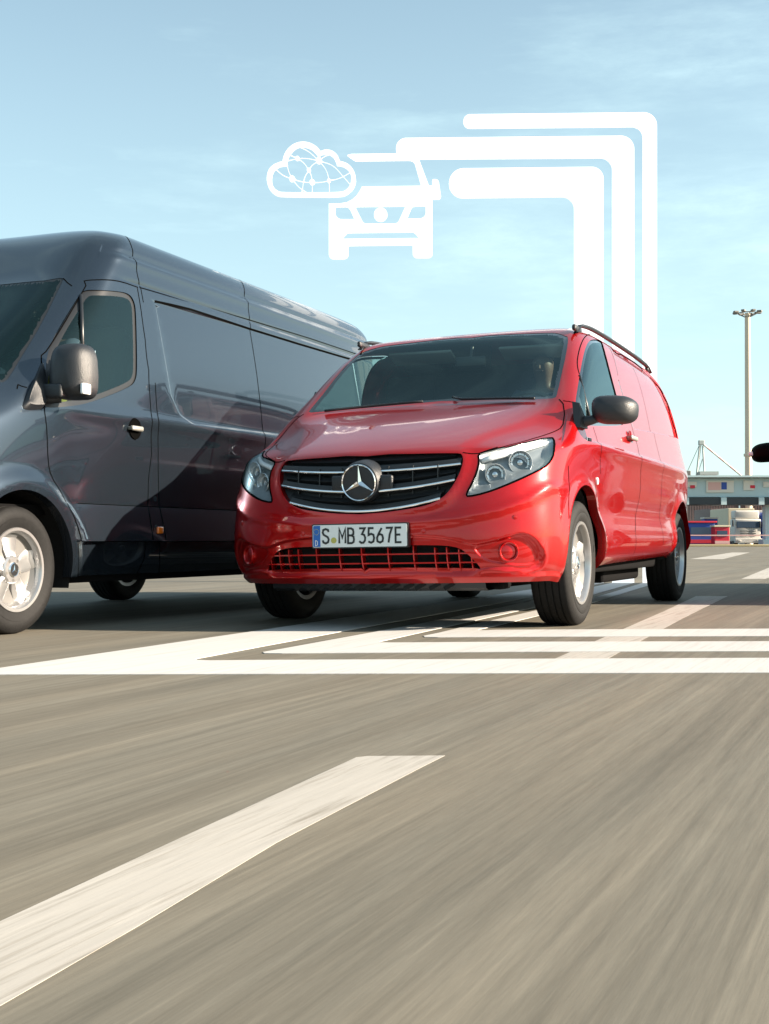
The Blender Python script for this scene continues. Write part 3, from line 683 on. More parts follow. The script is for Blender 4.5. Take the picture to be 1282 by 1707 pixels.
        k = 5; m.add(vs, [(i*k+j, i*k+(j+1) % k, (i+1)*k+(j+1) % k, (i+1)*k+j) for i in range(n-1) for j in range(k)])
        m.build('chrome_strip', [M['chrome']], br, smooth=True)
    zt = MB()  # stiffening ribs behind the bars
    for zc, ze in ((.872, .885), (.765, .80), (.66, .70)):
        Lp = bar_line(zc, ze, edge_v(ze)-.03); vs = []
        for p in Lp:
            for dy, dz in ((.02, .02), (-.002, .0), (.02, -.02)): vs.append((p[0], p[1]+dy, p[2]+dz))
        zt.add(vs, [(i*3+j, i*3+j+1, (i+1)*3+j+1, (i+1)*3+j) for i in range(len(Lp)-1) for j in range(2)])
    for k in range(-3, 4):
        if k == 0: continue
        b = S.base(*map(np.array, S.at(v=abs(k)*.13, z=.74, hi=4))); c = S.local(np.array([b[0]+.035, b[1]*np.sign(k), b[2]])); zt.box(c, (.006, .03, .20))
    zt.build('grille_ribs', [M['grille']], gro, angle=30)
    sc = S.local(S.base(np.array(0.), np.array(S.px(604, 804.6, hi=3)[1]))); m = MB(); R = .095
    m.lathe([(R*1.20, .08), (R*1.14, .0), (R*1.05, -.022), (R*.97, -.026), (R*.5, -.022), (0, -.020)], 56, 'y')
    m.box((0, .02, -.01), (.34, .03, .09), bev=.012); 
    base = m.build('badge_holder', [M['plastic']], van, angle=35, loc=(sc[0], sc[1]-.032, sc[2]), rot=(.10, 0, 0))
    m = MB(); m.lathe([(R, -.024), (R, -.033), (R*.965, -.038), (R*.92, -.034), (R*.91, -.024)], 56, 'y')
    star(m, R*.95, lambda a, b, d: (a, -.026-d, b), .012, 0); m.build('star_badge', [M['chrome']], base, angle=30)
    # ---- lower intake
    g = MB(); t = T[cls['it']]; idx = np.unique(t); mp = {int(a): i for i, a in enumerate(idx)}; B0 = S.full(V[idx, 0], V[idx, 1])+np.array([.07, 0, 0])
    for sd_ in (1, -1):
        B_ = B0.copy(); B_[:, 1] *= sd_; g.add(S.local(B_), [[mp[int(x)] for x in f][::sd_] for f in t])
    ig = g.build('lower_air_intake', [M['groove']], van, smooth=True)
    iv = np.array(vz(it)); ib = MB()
    def iedge(z):
        h = [iv[i][0]+(iv[i+1][0]-iv[i][0])*(z-iv[i][1])/(iv[i+1][1]-iv[i][1]) for i in range(len(iv)-1) if (iv[i][1]-z)*(iv[i+1][1]-z) <= 0 and iv[i][1] != iv[i+1][1]]
        return max(h) if h else .5
    z0, z1 = iv[:, 1].min(), iv[:, 1].max()
    for f in (.34, .68):
        z = z0+(z1-z0)*f; vm = iedge(z)+.02; pts = []
        for k in range(-24, 25):
            v = vm*k/24; b = S.full(*map(np.array, S.at(v=abs(v), z=z, hi=4))); pts.append(S.local(np.array([b[0]+.012, v, z])))
        for a, b_ in zip(pts[:-1], pts[1:]):
            vs = [(p[0], p[1]+dy, p[2]+dz) for p in (a, b_) for dy, dz in ((-.008, -.0035), (-.008, .0035), (.03, .003), (.03, -.003))]
            ib.add(vs, [(j, (j+1) % 4, 4+(j+1) % 4, 4+j) for j in range(4)])
    for v in (0, .135, .27, .38, .44, .50, .56, .615):
        for sd_ in (1, -1):
            if v == 0 and sd_ < 0: continue
            zz = [z for z in np.linspace(z0, z1, 12) if iedge(z) > v-.01]
            if len(zz) < 2: continue
            pts = []
            for z in zz:
                b = S.full(*map(np.array, S.at(v=v, z=z, hi=4))); pts.append(S.local(np.array([b[0]+.010, sd_*v, z])))
            for a, b_ in zip(pts[:-1], pts[1:]):
                vs = [(p[0]+dx, p[1]+dy, p[2]) for p in (a, b_) for dx, dy in ((-.003, -.006), (.003, -.006), (.003, .04), (-.003, .04))]
                ib.add(vs, [(j, (j+1) % 4, 4+(j+1) % 4, 4+j) for j in range(4)])
    ib.build('intake_bars', [M['red']], ig)
    # ---- round caps in the bumper, sensors, tow-eye cover
    for sd_ in (1, -1):
        pq = S.px(851, 921, hi=6); c = S.full(*map(np.array, pq)); c[1] *= sd_; m = MB()
        m.lathe([(.052, .03), (.052, -.010), (.047, -.015), (.041, -.010), (.040, -.002), (.030, -.006), (0, -.008)], 44, 'y')
        n = S.nrm(np.array([pq[0]]), np.array([pq[1]]))[0]; yaw = math.atan2(n[1], -n[0])
        m.build('bumper_cap', [M['red']], van, angle=40, loc=S.local(c), rot=(0, 0, yaw*sd_))
        for (x, y) in ((859,862), (706,886)):
            pq = S.px(x, y, hi=6); c = S.full(*map(np.array, pq)); n = S.nrm(np.array([pq[0]]), np.array([pq[1]]))[0]; c[1] *= sd_
            m = MB(); m.lathe([(.013, .004), (.013, -.001), (.011, -.001), (.011, -.003), (0, -.004)], 20, 'y', mi=0)
            m.build('parking_sensor', [M['red']], van, angle=40, loc=S.local(c), rot=(0, 0, math.atan2(n[1], -n[0])*sd_))
    # ---- number plate
    pc = S.local(S.full(np.array(0.), np.array(S.at(v=0, z=.487, hi=2)[1]))); W_, H_ = .26, .057
    yb = pc[1]-.012
    m = MB(); m.prism(rounded([(-W_-.006,-H_-.006),(W_+.006,-H_-.006),(W_+.006,H_+.006),(-W_-.006,H_+.006)], .008), -.004, .030, lambda a, b, h: (a, h, b)); 
    ph = m.build('plate_holder', [M['trim']], van, loc=(pc[0], yb, pc[2]), rot=(0, -.016, 0))
    m = MB(); fl = lambda h0: (lambda a, b, h: (a, -h0-h, b))
    m.prism(rounded([(-W_,-H_),(W_,-H_),(W_,H_),(-W_,H_)], .008), 0, .003, lambda a, b, h: (a, -.004-h, b), 0)
    m.prism(rounded([(-W_+.003,-H_+.003),(-W_+.043,-H_+.003),(-W_+.043,H_-.003),(-W_+.003,H_-.003)], [.006,0,0,.006]), 0, .001, lambda a, b, h: (a, -.0072-h, b), 1)
    F = lambda a, b, h: (a, -.0088, b)
    for ch, x in (('S',-.205),('M',-.112),('B',-.064),('3',-.002),('5',.047),('6',.096),('7',.145),('E',.195)):
        glyph(m, ch, x, -.0375, .038, .075, .0105, F, 2)
    glyph(m, 'D', -.2455, -.048, .014, .026, .0036, lambda a, b, h: (a, -.0092, b), 0)
    for k in range(12):
        a = 2*math.pi*k/12; m.lathe([(0, 0), (.0022, 0)], 6, 'y', (-.2385+.0145*math.cos(a), -.0092, .022+.0145*math.sin(a)), mi=3)
    m.lathe([(0, -.001), (.015, -.001), (.015, .001)], 24, 'y', (-.141, -.0088, -.022), mi=3)
    m.build('number_plate', [M['plate'], M['plate_blue'], M['ink'], M['yellow']], ph)
    # ---- lower lip with slots, underbody, wheel wells
    m = MB(); n = 40; vs = []
    for k in range(-n, n+1):
        v = .60*k/n; b = S.base(*map(np.array, S.at(v=abs(v), z=.27, hi=5))); l = S.local(np.array([b[0], v, 0]))
        for dy, z in ((.02, .27), (.03, .245), (.045, .215), (.09, .200), (.40, .205)): vs.append((l[0], l[1]+dy, z+.016*v*.9))
    k = 5; m.add(vs, [(i*k+j, i*k+j+1, (i+1)*k+j+1, (i+1)*k+j) for i in range(2*n) for j in range(k-1)])
    for i in range(-6, 7):
        c = vs[(n+int(i*n/8.5))*5+2]; m.box((c[0], c[1]-.003, c[2]+.010), (.060, .02, .020), 1, rot=Matrix.Rotation(-.5, 3, 'Y'))
    m.build('front_lip', [M['plastic'], M['groove']], van, angle=40)
    m = MB()
    for u0, u1, z, wd_ in ((.32, .50, .21, 1.3), (1.34, 3.66, .27, 1.66), (4.5, 4.76, .36, 1.5)): m.box((0, (u0+u1)/2, z+.08), (wd_, u1-u0, .16), bev=.02)
    m.box((0, 2.5, .62), (1.70, 4.4, .04)); m.box((0, .9, .30), (1.1, .9, .18)); m.box((.0, .9, .27), (.30, .5, .12), bev=.03)
    m.box((-.05, 4.1, .30), (1.3, .14, .12), bev=.03); m.tube([(.55, 1.4, .22), (.5, 2.6, .21), (.5, 3.6, .23)], .04, 12)
    m.box((.58, 2.9, .235), (.30, 1.2, .10), bev=.03)
    m.build('underbody', [M['underbody']], van)
    for uc in (.895, 4.095):
        for sd_ in (1, -1):
            m = MB(); A = np.linspace(-.05, math.pi+.05, 26); vs = []
            for x in (.885, .60):
                for a in A: vs.append((sd_*x, uc+.43*math.cos(a), .345+.43*math.sin(a)))
            n = len(A); m.add(vs, [(i, i+1, n+i+1, n+i) for i in range(n-1)]+[tuple(range(n, 2*n))]); m.build('wheel_housing', [M['well']], van, smooth=False)
    # ---- mirrors
    for sd_ in (1, -1):
        a3 = S.full(*map(np.array, S.px(968, 704, **side))); root = S.local(np.array([a3[0], a3[1], a3[2]]))
        rx, ry, rz = root; m = MB()
        # mirror body: stack of rounded outlines from rear (glass) to nose
        cx, cy, cz = rx+.180, ry+.03, rz+.068; vs = []; n = 28
        secs = [(.060, .116, .074), (.055, .120, .079), (.020, .121, .080), (-.020, .115, .076), (-.052, .098, .064), (-.072, .070, .045), (-.080, .030, .02)]
        for dy, hw, hh in secs:
            for k in range(n):
                t = 2*math.pi*k/n; ct, st = math.cos(t), math.sin(t); pw = 2/3.6
                x = hw*np.sign(ct)*abs(ct)**pw; z = hh*np.sign(st)*abs(st)**pw
                if z > 0: z *= 1-.30*(max(x, 0)/hw)**2
                if z < 0: x *= 1-.10*(z/hh)**2
                vs.append((cx+x, cy+dy+.25*x, cz+z))
        fs = [(i*n+k, i*n+(k+1) % n, (i+1)*n+(k+1) % n, (i+1)*n+k) for i in range(len(secs)-1) for k in range(n)]+[tuple(range(n))[::-1], tuple((len(secs)-1)*n+k for k in range(n))]
        m.add(vs, fs)
        m.tube([(rx-.005, ry, rz+.0), (rx+.06, ry+.0, rz+.010), (rx+.13, ry+.03, rz+.035)], [.034, .026, .022], 12)
        m.add([(rx-.03, ry-.075, rz+.11), (rx-.02, ry+.05, rz+.0), (rx-.02, ry+.05, rz-.035), (rx-.01, ry-.10, rz-.035), (rx+.012, ry-.07, rz+.10), (rx+.03, ry+.04, rz+.0), (rx+.03, ry+.04, rz-.035), (rx+.022, ry-.095, rz-.035)],
              [(0,1,2,3),(7,6,5,4),(0,4,5,1),(1,5,6,2),(2,6,7,3),(3,7,4,0)])
        if sd_ < 0: m.v = [(-x, y, z-.016*2*x) for x, y, z in m.v]; m.f = [f[::-1] for f in m.f]
        mo = m.build('side_mirror', [M['plastic']], van, angle=45)
        g = MB(); g.box((sd_*cx, cy+.062, cz-(.0 if sd_ > 0 else .032*cx)), (.19, .004, .115), bev=.002, rot=Matrix.Rotation(.25*sd_, 3, 'Z')); g.build('mirror_glass', [M['chrome']], mo)
        # door handle
        h3 = S.full(*map(np.array, S.px(1050, 731, **side))); h3[1] *= sd_; hx = S.local(h3); m = MB()
        m.lathe([(.052, -.002), (.050, .003), (.046, .001), (0, -.004)], 30, 'x', (0, 0, 0), mi=1)
        m.box((.028, -.01, .0), (.022, .19, .030), bev=.010); m.box((.012, .07, 0), (.03, .03, .022), bev=.006); m.box((.012, -.085, 0), (.03, .03, .022), bev=.006)
        if sd_ < 0: m.v = [(-x, y, z) for x, y, z in m.v]
        m.build('door_handle', [M['satin'] if False else M['steel'], M['red']], van, angle=40, loc=hx)
        # roof rail
        m = MB(); pts = []; us = np.linspace(1.72, 4.15, 26)
        for u in us:
            b = S.base(*map(np.array, S.at(u=u, v=.715, lo=4.5, hi=12))); k = min(1, (u-1.72)/.09, (4.15-u)/.14); pts.append(S.local(np.array([u, .72*sd_, b[2]+.008+.028*math.sqrt(max(k, 0))])))
        k = 8; vs = []
        for i, p in enumerate(pts):
            f = .35+.65*min(1, i/2, (25-i)/2)
            for a in range(k):
                t = 2*math.pi*a/k; vs.append((p[0]+.017*math.cos(t), p[1], p[2]+.014*f*math.sin(t)))
        m.add(vs, [(i*k+j, i*k+(j+1) % k, (i+1)*k+(j+1) % k, (i+1)*k+j) for i in range(25) for j in range(k)])
        for u in (1.77, 4.08):
            b = S.base(*map(np.array, S.at(u=u, v=.715, lo=4.5, hi=12))); c = S.local(np.array([u, .715*sd_, b[2]+.022])); m.box(c, (.028, .17 if u < 2 else .11, .040), bev=.014)
        m.build('roof_rail', [M['plastic']], van, angle=40)
        # small round marker on the wing and the badge strip
        b3 = S.full(*map(np.array, S.px(995, 802, **side))); b3[1] = (b3[1]+.002)*sd_; m = MB(); m.lathe([(.022, -.004), (.020, .005*sd_), (0, .008*sd_)], 20, 'x'); m.build('side_marker', [M['plate']], van, angle=40, loc=S.local(b3))
        b3 = S.full(*map(np.array, S.px(981, 733, **side))); b3[1] = (b3[1]+.003)*sd_; m = MB(); m.box((0, 0, 0), (.006, .085, .022), bev=.002, mi=0); m.box((.003*sd_, .0, 0), (.004, .06, .010), mi=1); m.build('wing_badge', [M['chrome'], M['trim']], van, loc=S.local(b3), rot=(0, 0, -.05*sd_))
        # tail lamp
        m = MB(); m.box((sd_*.74, 4.83, 1.05), (.09, .10, .42), bev=.03); m.build('tail_lamp', [M['redlens']], van, angle=40)
    # ---- cabin
    m = MB(); m.box((0, 1.95, .80), (1.60, 1.9, .04)); m.box((0, 2.72, 1.20), (1.50, .04, 1.0)); m.build('cabin_shell', [M['cabin']], van)
    m = MB(); m.box((0, 1.30, 1.02), (1.52, .38, .26), bev=.06); m.box((0, 1.08, 1.10), (1.44, .30, .08), bev=.03); m.box((.38, 1.42, 1.16), (.40, .16, .10), bev=.04); m.build('dashboard', [M['cabin']], van, angle=40)
    seat(van, (.42, 2.05, 1.00), 'driver_seat'); seat(van, (-.20, 2.05, 1.00), 'passenger_seat'); seat(van, (-.56, 2.07, 1.00), 'passenger_seat')
    steering(van, (.42, 1.60, 1.22))
    m = MB(); m.box((0, 1.78, 1.60), (.20, .03, .07), bev=.012); m.tube([(0, 1.78, 1.62), (0, 1.81, 1.70)], .01); m.build('rear_view_mirror', [M['trim']], van, angle=40)
    for sx in (-.38, .38):
        m = MB(); m.box((sx, 1.93, 1.665), (.44, .16, .02), bev=.008, rot=Matrix.Rotation(-.35, 3, 'X')); m.build('sun_visor', [M['headliner']], van, angle=40)
    m = MB(); m.box((-.70, 2.06, 1.18), (.03, .05, .06), bev=.01); m.build('belt_buckle', [M['beltred']], van)
    # ---- wheels
    for uc in (.895, 4.095):
        for sd_ in (1, -1): wheel('wheel', van, (sd_*.826, uc, .34), .34, .215, .222, sd_, 'five')
    tag(van, 'red panel van in the middle with chrome grille strips and white number plate', 'van')
    pr = person('person', None, (0, 0, 0)); c, s_ = math.cos(RED[2]), math.sin(RED[2]); lx, ly = .42, 2.0
    pr.location = (RED[0]+ly*s_+lx*c, RED[1]+ly*c-lx*s_, 1.0); pr.rotation_euler = (0, 0, -RED[2]); pr.scale = (.92, .92, .82)
    tag(pr, 'driver in a yellow work vest at the wheel of the red van', 'person')
    return van
# ---------------------------------------------------------------- the slate grey high-roof van
GREY = (-2.985, 5.938, .39); KG = .92
def grey_net():
    rows = []
    def row(fu, fv, fz, zs, w, su=None, vd=None, rear=None, zr=None):
        r = [(u, v, z) for u, v, z in zip(fu, fv, fz if isinstance(fz, list) else [fz]*6)]
        su = su or [1.1, 1.5, 2.2, 3.3, 4.4, 5.6, 6.28]; vd = vd or [-.006, 0, 0, 0, 0, -.004, -.015]
        zs = zs if isinstance(zs, list) else [zs]*7
        r += [(u, w+d, z) for u, d, z in zip(su, vd, zs)]
        rear = rear or (6.37, .80, 6.38); z = zr or zs[-1]
        r += [(rear[0], rear[1], z), (rear[2], 0, z)]; rows.append(r)
    row([.12,.13,.18,.30,.45,.62], [0,.3,.6,.80,.90,.95], .28, .30, .972)
    row([.05,.06,.12,.24,.40,.58], [0,.3,.6,.82,.925,.97], .38, .38, .988)
    row([.02,.035,.09,.21,.38,.56], [0,.3,.6,.83,.935,.98], .50, .50, .996)
    row([.02,.035,.09,.21,.38,.58], [0,.3,.6,.83,.935,.98], .66, .64, .996)
    row([.04,.05,.105,.22,.40,.62], [0,.3,.6,.82,.925,.975], .80, .80, .996)
    row([.08,.09,.14,.26,.44,.68], [0,.3,.6,.81,.91,.965], .95, .96, .995)
    row([.13,.14,.19,.31,.50,.74], [0,.3,.6,.80,.90,.955], 1.08, 1.10, .990)
    row([.20,.21,.26,.38,.57,.80], [0,.3,.6,.785,.885,.945], [1.16,1.16,1.155,1.15,1.14,1.14], 1.20, .982)
    row([.50,.50,.53,.60,.72,.90], [0,.3,.58,.765,.868,.935], [1.285,1.285,1.28,1.265,1.24,1.20], 1.28, .974, [1.15,1.5,2.2,3.3,4.4,5.6,6.28])
    row([.95,.94,.93,.93,.97,1.04], [0,.3,.58,.745,.84,.915], [1.40,1.40,1.395,1.385,1.36,1.31], 1.36, .962, [1.22,1.55,2.2,3.3,4.4,5.6,6.28])
    row([1.02,1.01,1.0,1.01,1.06,1.13], [0,.3,.57,.735,.825,.90], [1.43,1.43,1.425,1.415,1.40,1.38], 1.44, .950, [1.30,1.6,2.2,3.3,4.4,5.6,6.28])
    row([1.22,1.21,1.20,1.235,1.32,1.39], [0,.3,.56,.72,.80,.868], 1.60, 1.60, .930, [1.52,1.7,2.2,3.3,4.4,5.6,6.28])
    row([1.52,1.515,1.50,1.52,1.58,1.64], [0,.3,.54,.69,.765,.83], 1.85, 1.83, .900, [1.74,1.88,2.28,3.3,4.4,5.6,6.27])
    row([1.80,1.79,1.77,1.775,1.80,1.84], [0,.29,.52,.66,.735,.80], [2.085,2.085,2.08,2.07,2.06,2.05], 2.03, .872, [1.93,2.03,2.35,3.3,4.4,5.6,6.26])
    row([1.88,1.87,1.85,1.85,1.875,1.92], [0,.285,.51,.65,.72,.785], [2.17,2.17,2.165,2.155,2.15,2.14], 2.13, .858, [2.0,2.1,2.4,3.3,4.4,5.6,6.25])
    row([2.0,1.99,1.97,1.965,1.985,2.03], [0,.28,.50,.63,.695,.755], [2.32,2.32,2.31,2.295,2.29,2.28], 2.26, .838, [2.11,2.2,2.45,3.3,4.4,5.6,6.24])
    row([2.13,2.12,2.10,2.095,2.11,2.14], [0,.27,.48,.61,.67,.72], [2.45,2.45,2.44,2.425,2.42,2.41], 2.395, .80, [2.22,2.3,2.52,3.3,4.4,5.62,6.21], rear=(6.32,.72,6.33))
    row([2.33,2.32,2.30,2.28,2.28,2.30], [0,.24,.43,.545,.60,.64], [2.535,2.535,2.525,2.51,2.50,2.495], 2.488, .71, [2.36,2.44,2.65,3.35,4.4,5.6,6.15], rear=(6.26,.62,6.28))
    row([2.6,2.6,2.58,2.56,2.56,2.57], [0,.18,.32,.40,.43,.45], [2.565,2.565,2.56,2.555,2.55,2.548], 2.54, .50, [2.6,2.68,2.9,3.5,4.4,5.5,6.0], rear=(6.08,.4,6.1))
    row([2.9]*6, [0,.1,.17,.21,.23,.24], 2.585, 2.585, .27, [2.92,3.0,3.15,3.6,4.4,5.2,5.55], rear=(5.65,.2,5.65))
    row([3.1]*6, [0]*6, 2.59, 2.59, 0, [3.12,3.2,3.3,3.7,4.4,4.9,5.1], [0]*7, rear=(5.2,0,5.2))
    return rows
def build_grey():
    S = Sheet(grey_net(), GREY, scale=KG); side = dict(lo=5.0, hi=12.3)
    P = lambda pts, **k: [S.px(x, y, **k) for x, y in pts]
    uz = lambda pq: [(c[0], c[2]) for c in S.uvz(pq)]
    right = P(chaikin([(98,463.5),(106,464),(104,470),(69.5,540),(41,586.5),(15,630),(8,636),(2,637.5)], 1, False), hi=6)
    bm = [S.at(v=v, z=z, hi=5.5) for v, z in ((.62,1.412),(.4,1.418),(.2,1.42))]; tp = [S.at(v=v, z=z, hi=5.5) for v, z in ((.2,2.083),(.4,2.082),(.55,2.08))]
    ws = [(0, tp[0][1])]+tp+right+bm+[(0, bm[-1][1])]; ws = ws[::-1]
    wn = P(chaikin([(131,493),(138,485),(150,482.5),(200,485.5),(216,490),(224,502),(227,520),(229,610),(227,634),(216,646),(144,674),(100,679),(77,680),(74,672),(76,600),(89,561)], 2), **side)
    arcs = []
    for uc in (1.0, 4.665):
        R = .43; pts = [(uc+R*math.cos(t), .345+R*math.sin(t)) for t in np.linspace(0, math.pi, 31)]
        a = S.at_many(pts, 'uz', lo=4.2, hi=12.4); arcs.append([(a[0][0], 0)]+a+[(a[-1][0], 0)])
    gr = [(0, S.at(v=0, z=1.12, hi=2)[1])]+[S.at(v=v, z=z, hi=4) for v, z in ((.3,1.12),(.44,1.12),(.47,1.08),(.44,.95),(.36,.84),(.2,.81))]; gr += [(0, gr[-1][1])]
    hl = [S.at(v=v, z=z, hi=6) for v, z in chaikin([(.50,1.10),(.52,.97),(.62,.90),(.80,.93),(.885,1.0),(.90,1.10),(.86,1.16),(.66,1.13)], 2)]
    # shaping
    def f_band(Q, p, q):      # rub band that leans out towards its lower edge, sill tucked in below
        z = Q[..., 2]; k = np.where(np.asarray(p) > 4.6, 1, 0)
        d = np.where((z < .712) & (z > .500), .004+.048*(.712-z)/.212, 0)
        for uc in (1.0, 4.665): 
            r = np.hypot(Q[..., 0]-uc, z-.345)-.43; d = d*sstep(r, .04, .10)
        return d*k
    def f_flare(Q, p, q):
        d = 0
        for uc in (1.0, 4.665):
            r = np.hypot(Q[..., 0]-uc, Q[..., 2]-.345)-.43; d = d+np.where(np.asarray(p) > 4.2, .030*(1-sstep(r, .03, .15)), 0)
        return d
    rec = P([(259,502),(318,516),(417,548),(502,574),(588,599.5)], **side); ru = uz(rec)
    panel = [ru[0], ru[2], ru[4], (5.80, 1.40), (5.5, 1.33), (2.80, 1.28), (2.66, 1.33), (2.58, 1.45)]
    S.disp += [f_band, f_flare, inset_disp(panel, [0, 2], -.009, .022, side=(6, 12.2))]
    gut1 = uz(P([(225,429),(285.5,447),(406.7,489),(482,517),(567,547.7)], **side))
    gut = [gut1[0], gut1[2], gut1[4], (6.2, 2.29), (6.2, 2.14), (2.3, 2.14)]
    def f_gut(Q, p, q):
        z, u = Q[..., 2], Q[..., 0]; k = np.where((np.asarray(p) > 5) & (u > 2.0), 1, 0)*sstep(u, 2.0, 2.3)
        return k*(-.012*np.exp(-((z-2.315)/.022)**2)+.010*np.exp(-((z-2.27)/.03)**2)-.008*np.exp(-((z-2.135)/.014)**2))
    def f_shoulder(Q, p, q):
        z, u = Q[..., 2], Q[..., 0]; k = np.where(np.asarray(p) > 5, 1, 0)*sstep(u, 1.25, 1.5)
        return k*(.010*np.exp(-((z-1.25)/.05)**2)-.008*np.exp(-((z-.95)/.18)**2))
    S.disp += [f_gut, f_shoulder]
    L2 = lambda pts: P(pts, **side)
    seams = [L2(chaikin([(230,479),(205,470),(180,466),(144,467),(129,472),(119,480),(103,504),(75,561),(69,586.5),(69,610),(71,650),(75,690),(78,714),(80,771),(85,794),(103,825),(113.5,856),(121,881.7),(125,902),(125,964)], 1, False)),
      L2([(229,480),(235.5,519.6),(242,566),(248,617),(251,676.6),(252.6,737),(254,759),(249,799),(246.7,840),(245.5,870),(243.6,900),(240,931),(228,958)]),
      L2([(258.7,638),(261.7,686),(264,737),(265.5,840),(265.5,900),(265,955)]),
      L2([(201,384),(208.5,391),(221,416.6),(225,434.6),(234,476),(239,504)]),
      L2([(399,458),(408,490),(416.6,534),(418,549),(429.7,622.4),(436,675),(440,720),(442,800),(443,880),(443,945)]),
      L2([(45,646),(30,641),(15,637)]), P([(105,464),(112,471),(120,477)], lo=3, hi=8),
      L2([(233,479),(318,503.5),(416.6,533),(515,563.5),(596.7,591)])]
    groove = ribbon(S, rec, .016, .002); 
    for z in (.714, .498):
        for u0, u1 in ((1.46, 4.20), (5.12, 5.9)): seams.append(S.at_many([(u, z) for u in np.linspace(u0, u1, 14)], 'uz', **side))
    pg = np.unique(np.concatenate([np.arange(0, 5, .12), np.arange(5, 12.2, .06), np.arange(12, 14.01, .25)])); pg = np.append(pg[pg < 13.9], 14.)
    R_ = len(S.net)-3
    qg = np.unique(np.concatenate([np.arange(0, 18, .13), np.arange(18, R_-.1, .3), [float(R_)]]))
    polys = dict(ws=ws, wn=wn, a0=arcs[0], a1=arcs[1], gr=gr, hl=hl)
    polys = {k: [(min(max(a, 0), 14.), min(max(b, 0), float(R_))) for a, b in dens(v, .08)] for k, v in polys.items()}
    lines = guide_loops(S, panel, 'uz', .022, **side)
    for z in (.711, .713, .499, .501):
        for u0, u1 in ((1.50, 4.18), (5.14, 5.85)): lines.append([S.at(u=u, z=z, **side) for u in np.linspace(u0, u1, 30)])
    inner = [S.at(**dict(zip('uz', p)), **side) for p in offset_poly(uz(polys['wn'][::3]), -.030)]; lines.append(inner+inner[:1])
    V, T = triangulate(S, polys.values(), pg, qg, lines); C = V[T].mean(1); cls = {k: pip(C, v) for k, v in polys.items()}
    hole = np.zeros(len(T), bool)
    for v in cls.values(): hole |= v
    van = empty('delivery_van', (GREY[0], GREY[1], 0), -GREY[2])
    ex = [ribbon(S, s_, .007) for s_ in seams]+[groove]
    for k in ('a0', 'a1'): ex.append(flange(S, polys[k], (0, -1, 0), .06, 0, flip=True))
    sheet_part(S, V, T[~hole], 'body', [M['grey'], M['seam']], van, extra=ex)
    def glazed(key, name, m, off, bw_, half):
        t = T[cls[key]]
        if key == 'wn':
            fm_ = (~pip(C[cls[key]], inner)).astype(int)
            for sd_ in (1, -1): sheet_part(S, V, t, name, [m, M['trim']], van, sides=(sd_,), fmat=fm_, off=off)
            return
        c = S.uvz([tuple(x) for x in V[t].mean(1)]); e = S.uvz(polys[key])
        if half: e = np.array([x for x in e if x[1] > 1e-3])
        d = np.min(np.linalg.norm(c[:, None]-e[None], axis=-1), axis=1)
        for sd_ in ((0,) if half else (1, -1)): sheet_part(S, V, t, name, [m, M['trim']], van, sides=(1, -1) if half else (sd_,), fmat=(d < bw_).astype(int), off=off)
    glazed('ws', 'windscreen', M['glass_dark'], -.002, .02, True); glazed('wn', 'side_window', M['sideglass'], -.008, .028, False)
    k_ = KG
    for sd_ in (1, -1):
        a, b, c = S.uvz(L2([(134,492),(135.5,535),(137,600)])); bar = MB(); pts = []
        for q_ in (a, b, c): q_ = q_.copy(); q_[1] = (q_[1]+.004)*sd_; pts.append(S.local(q_))
        bar.tube(pts, .011, 8); bar.build('quarter_window_bar', [M['trim']], van, smooth=True)
        sheet_part(S, V, T[cls['hl']], 'headlight', [M['lens']], van, sides=(sd_,)); lamp = van.children[-1]
        sheet_part(S, V, T[cls['hl']], 'lamp_reflector', [M['reflector']], lamp, sides=(sd_,), off=-.06)
    sheet_part(S, V, T[cls['gr']], 'radiator_grille', [M['grille']], van, off=-.03); g = van.children[-1]; m = MB()
    for z in (.90, .98, 1.06):
        for k in range(-10, 10):
            pts = []
            for j in (k, k+1):
                v = .42*j/10; b = S.base(*map(np.array, S.at(v=abs(v), z=z, hi=4))); pts.append(S.local(np.array([b[0], v, z])))
            m.tube(pts, .010, 6, cap=False)
    m.build('chrome_strip', [M['chrome']], g, smooth=True)
    # wheels
    for uc in (1.0, 4.665):
        for sd_ in (1, -1): wheel('wheel', van, (sd_*.86*k_, uc*k_, .345*k_), .345*k_, .225*k_, .222*k_, sd_, 'five')
    # mirrors
    for sd_ in (1, -1):
        m = MB(); rt = S.local(S.full(*map(np.array, S.px(64, 655, **side)))); rx, ry, rz = rt; n = 28; vs = []
        cx, cy, cz = rx+.125, ry+.10, rz+.095
        for dy, hw, h0, h1 in ((.075, .100, -.115, .155), (.07, .108, -.122, .165), (.02, .110, -.122, .167), (-.03, .100, -.115, .155), (-.06, .078, -.10, .125), (-.078, .045, -.07, .085)):
            for k in range(n):
                t = 2*math.pi*k/n; ct, st = math.cos(t), math.sin(t); pw = 2/4.2; x = hw*np.sign(ct)*abs(ct)**pw; zz = (h1 if st > 0 else -h0)*np.sign(st)*abs(st)**pw
                if st > 0: x *= 1-.16*(zz/h1)**2
                vs.append((cx+x, cy+dy+.15*x, cz+zz))
        m.add(vs, [(i*n+k, i*n+(k+1) % n, (i+1)*n+(k+1) % n, (i+1)*n+k) for i in range(5) for k in range(n)]+[tuple(range(n))[::-1], tuple(5*n+k for k in range(n))])
        m.box((cx-.075, cy-.045, cz-.085), (.16, .09, .075), bev=.015)
        m.tube([(rx-.03, ry+.02, rz-.02), (rx+.03, ry+.05, rz-.025), (rx+.08, ry+.08, rz-.02)], [.032, .028, .026], 12)
        sp = [S.px(x, y, lo=4.5, hi=9) for x, y in chaikin([(37,676),(44,657),(57,632),(69,602),(74,608),(74.5,650),(74.5,682),(50,684),(39,682)], 1)]
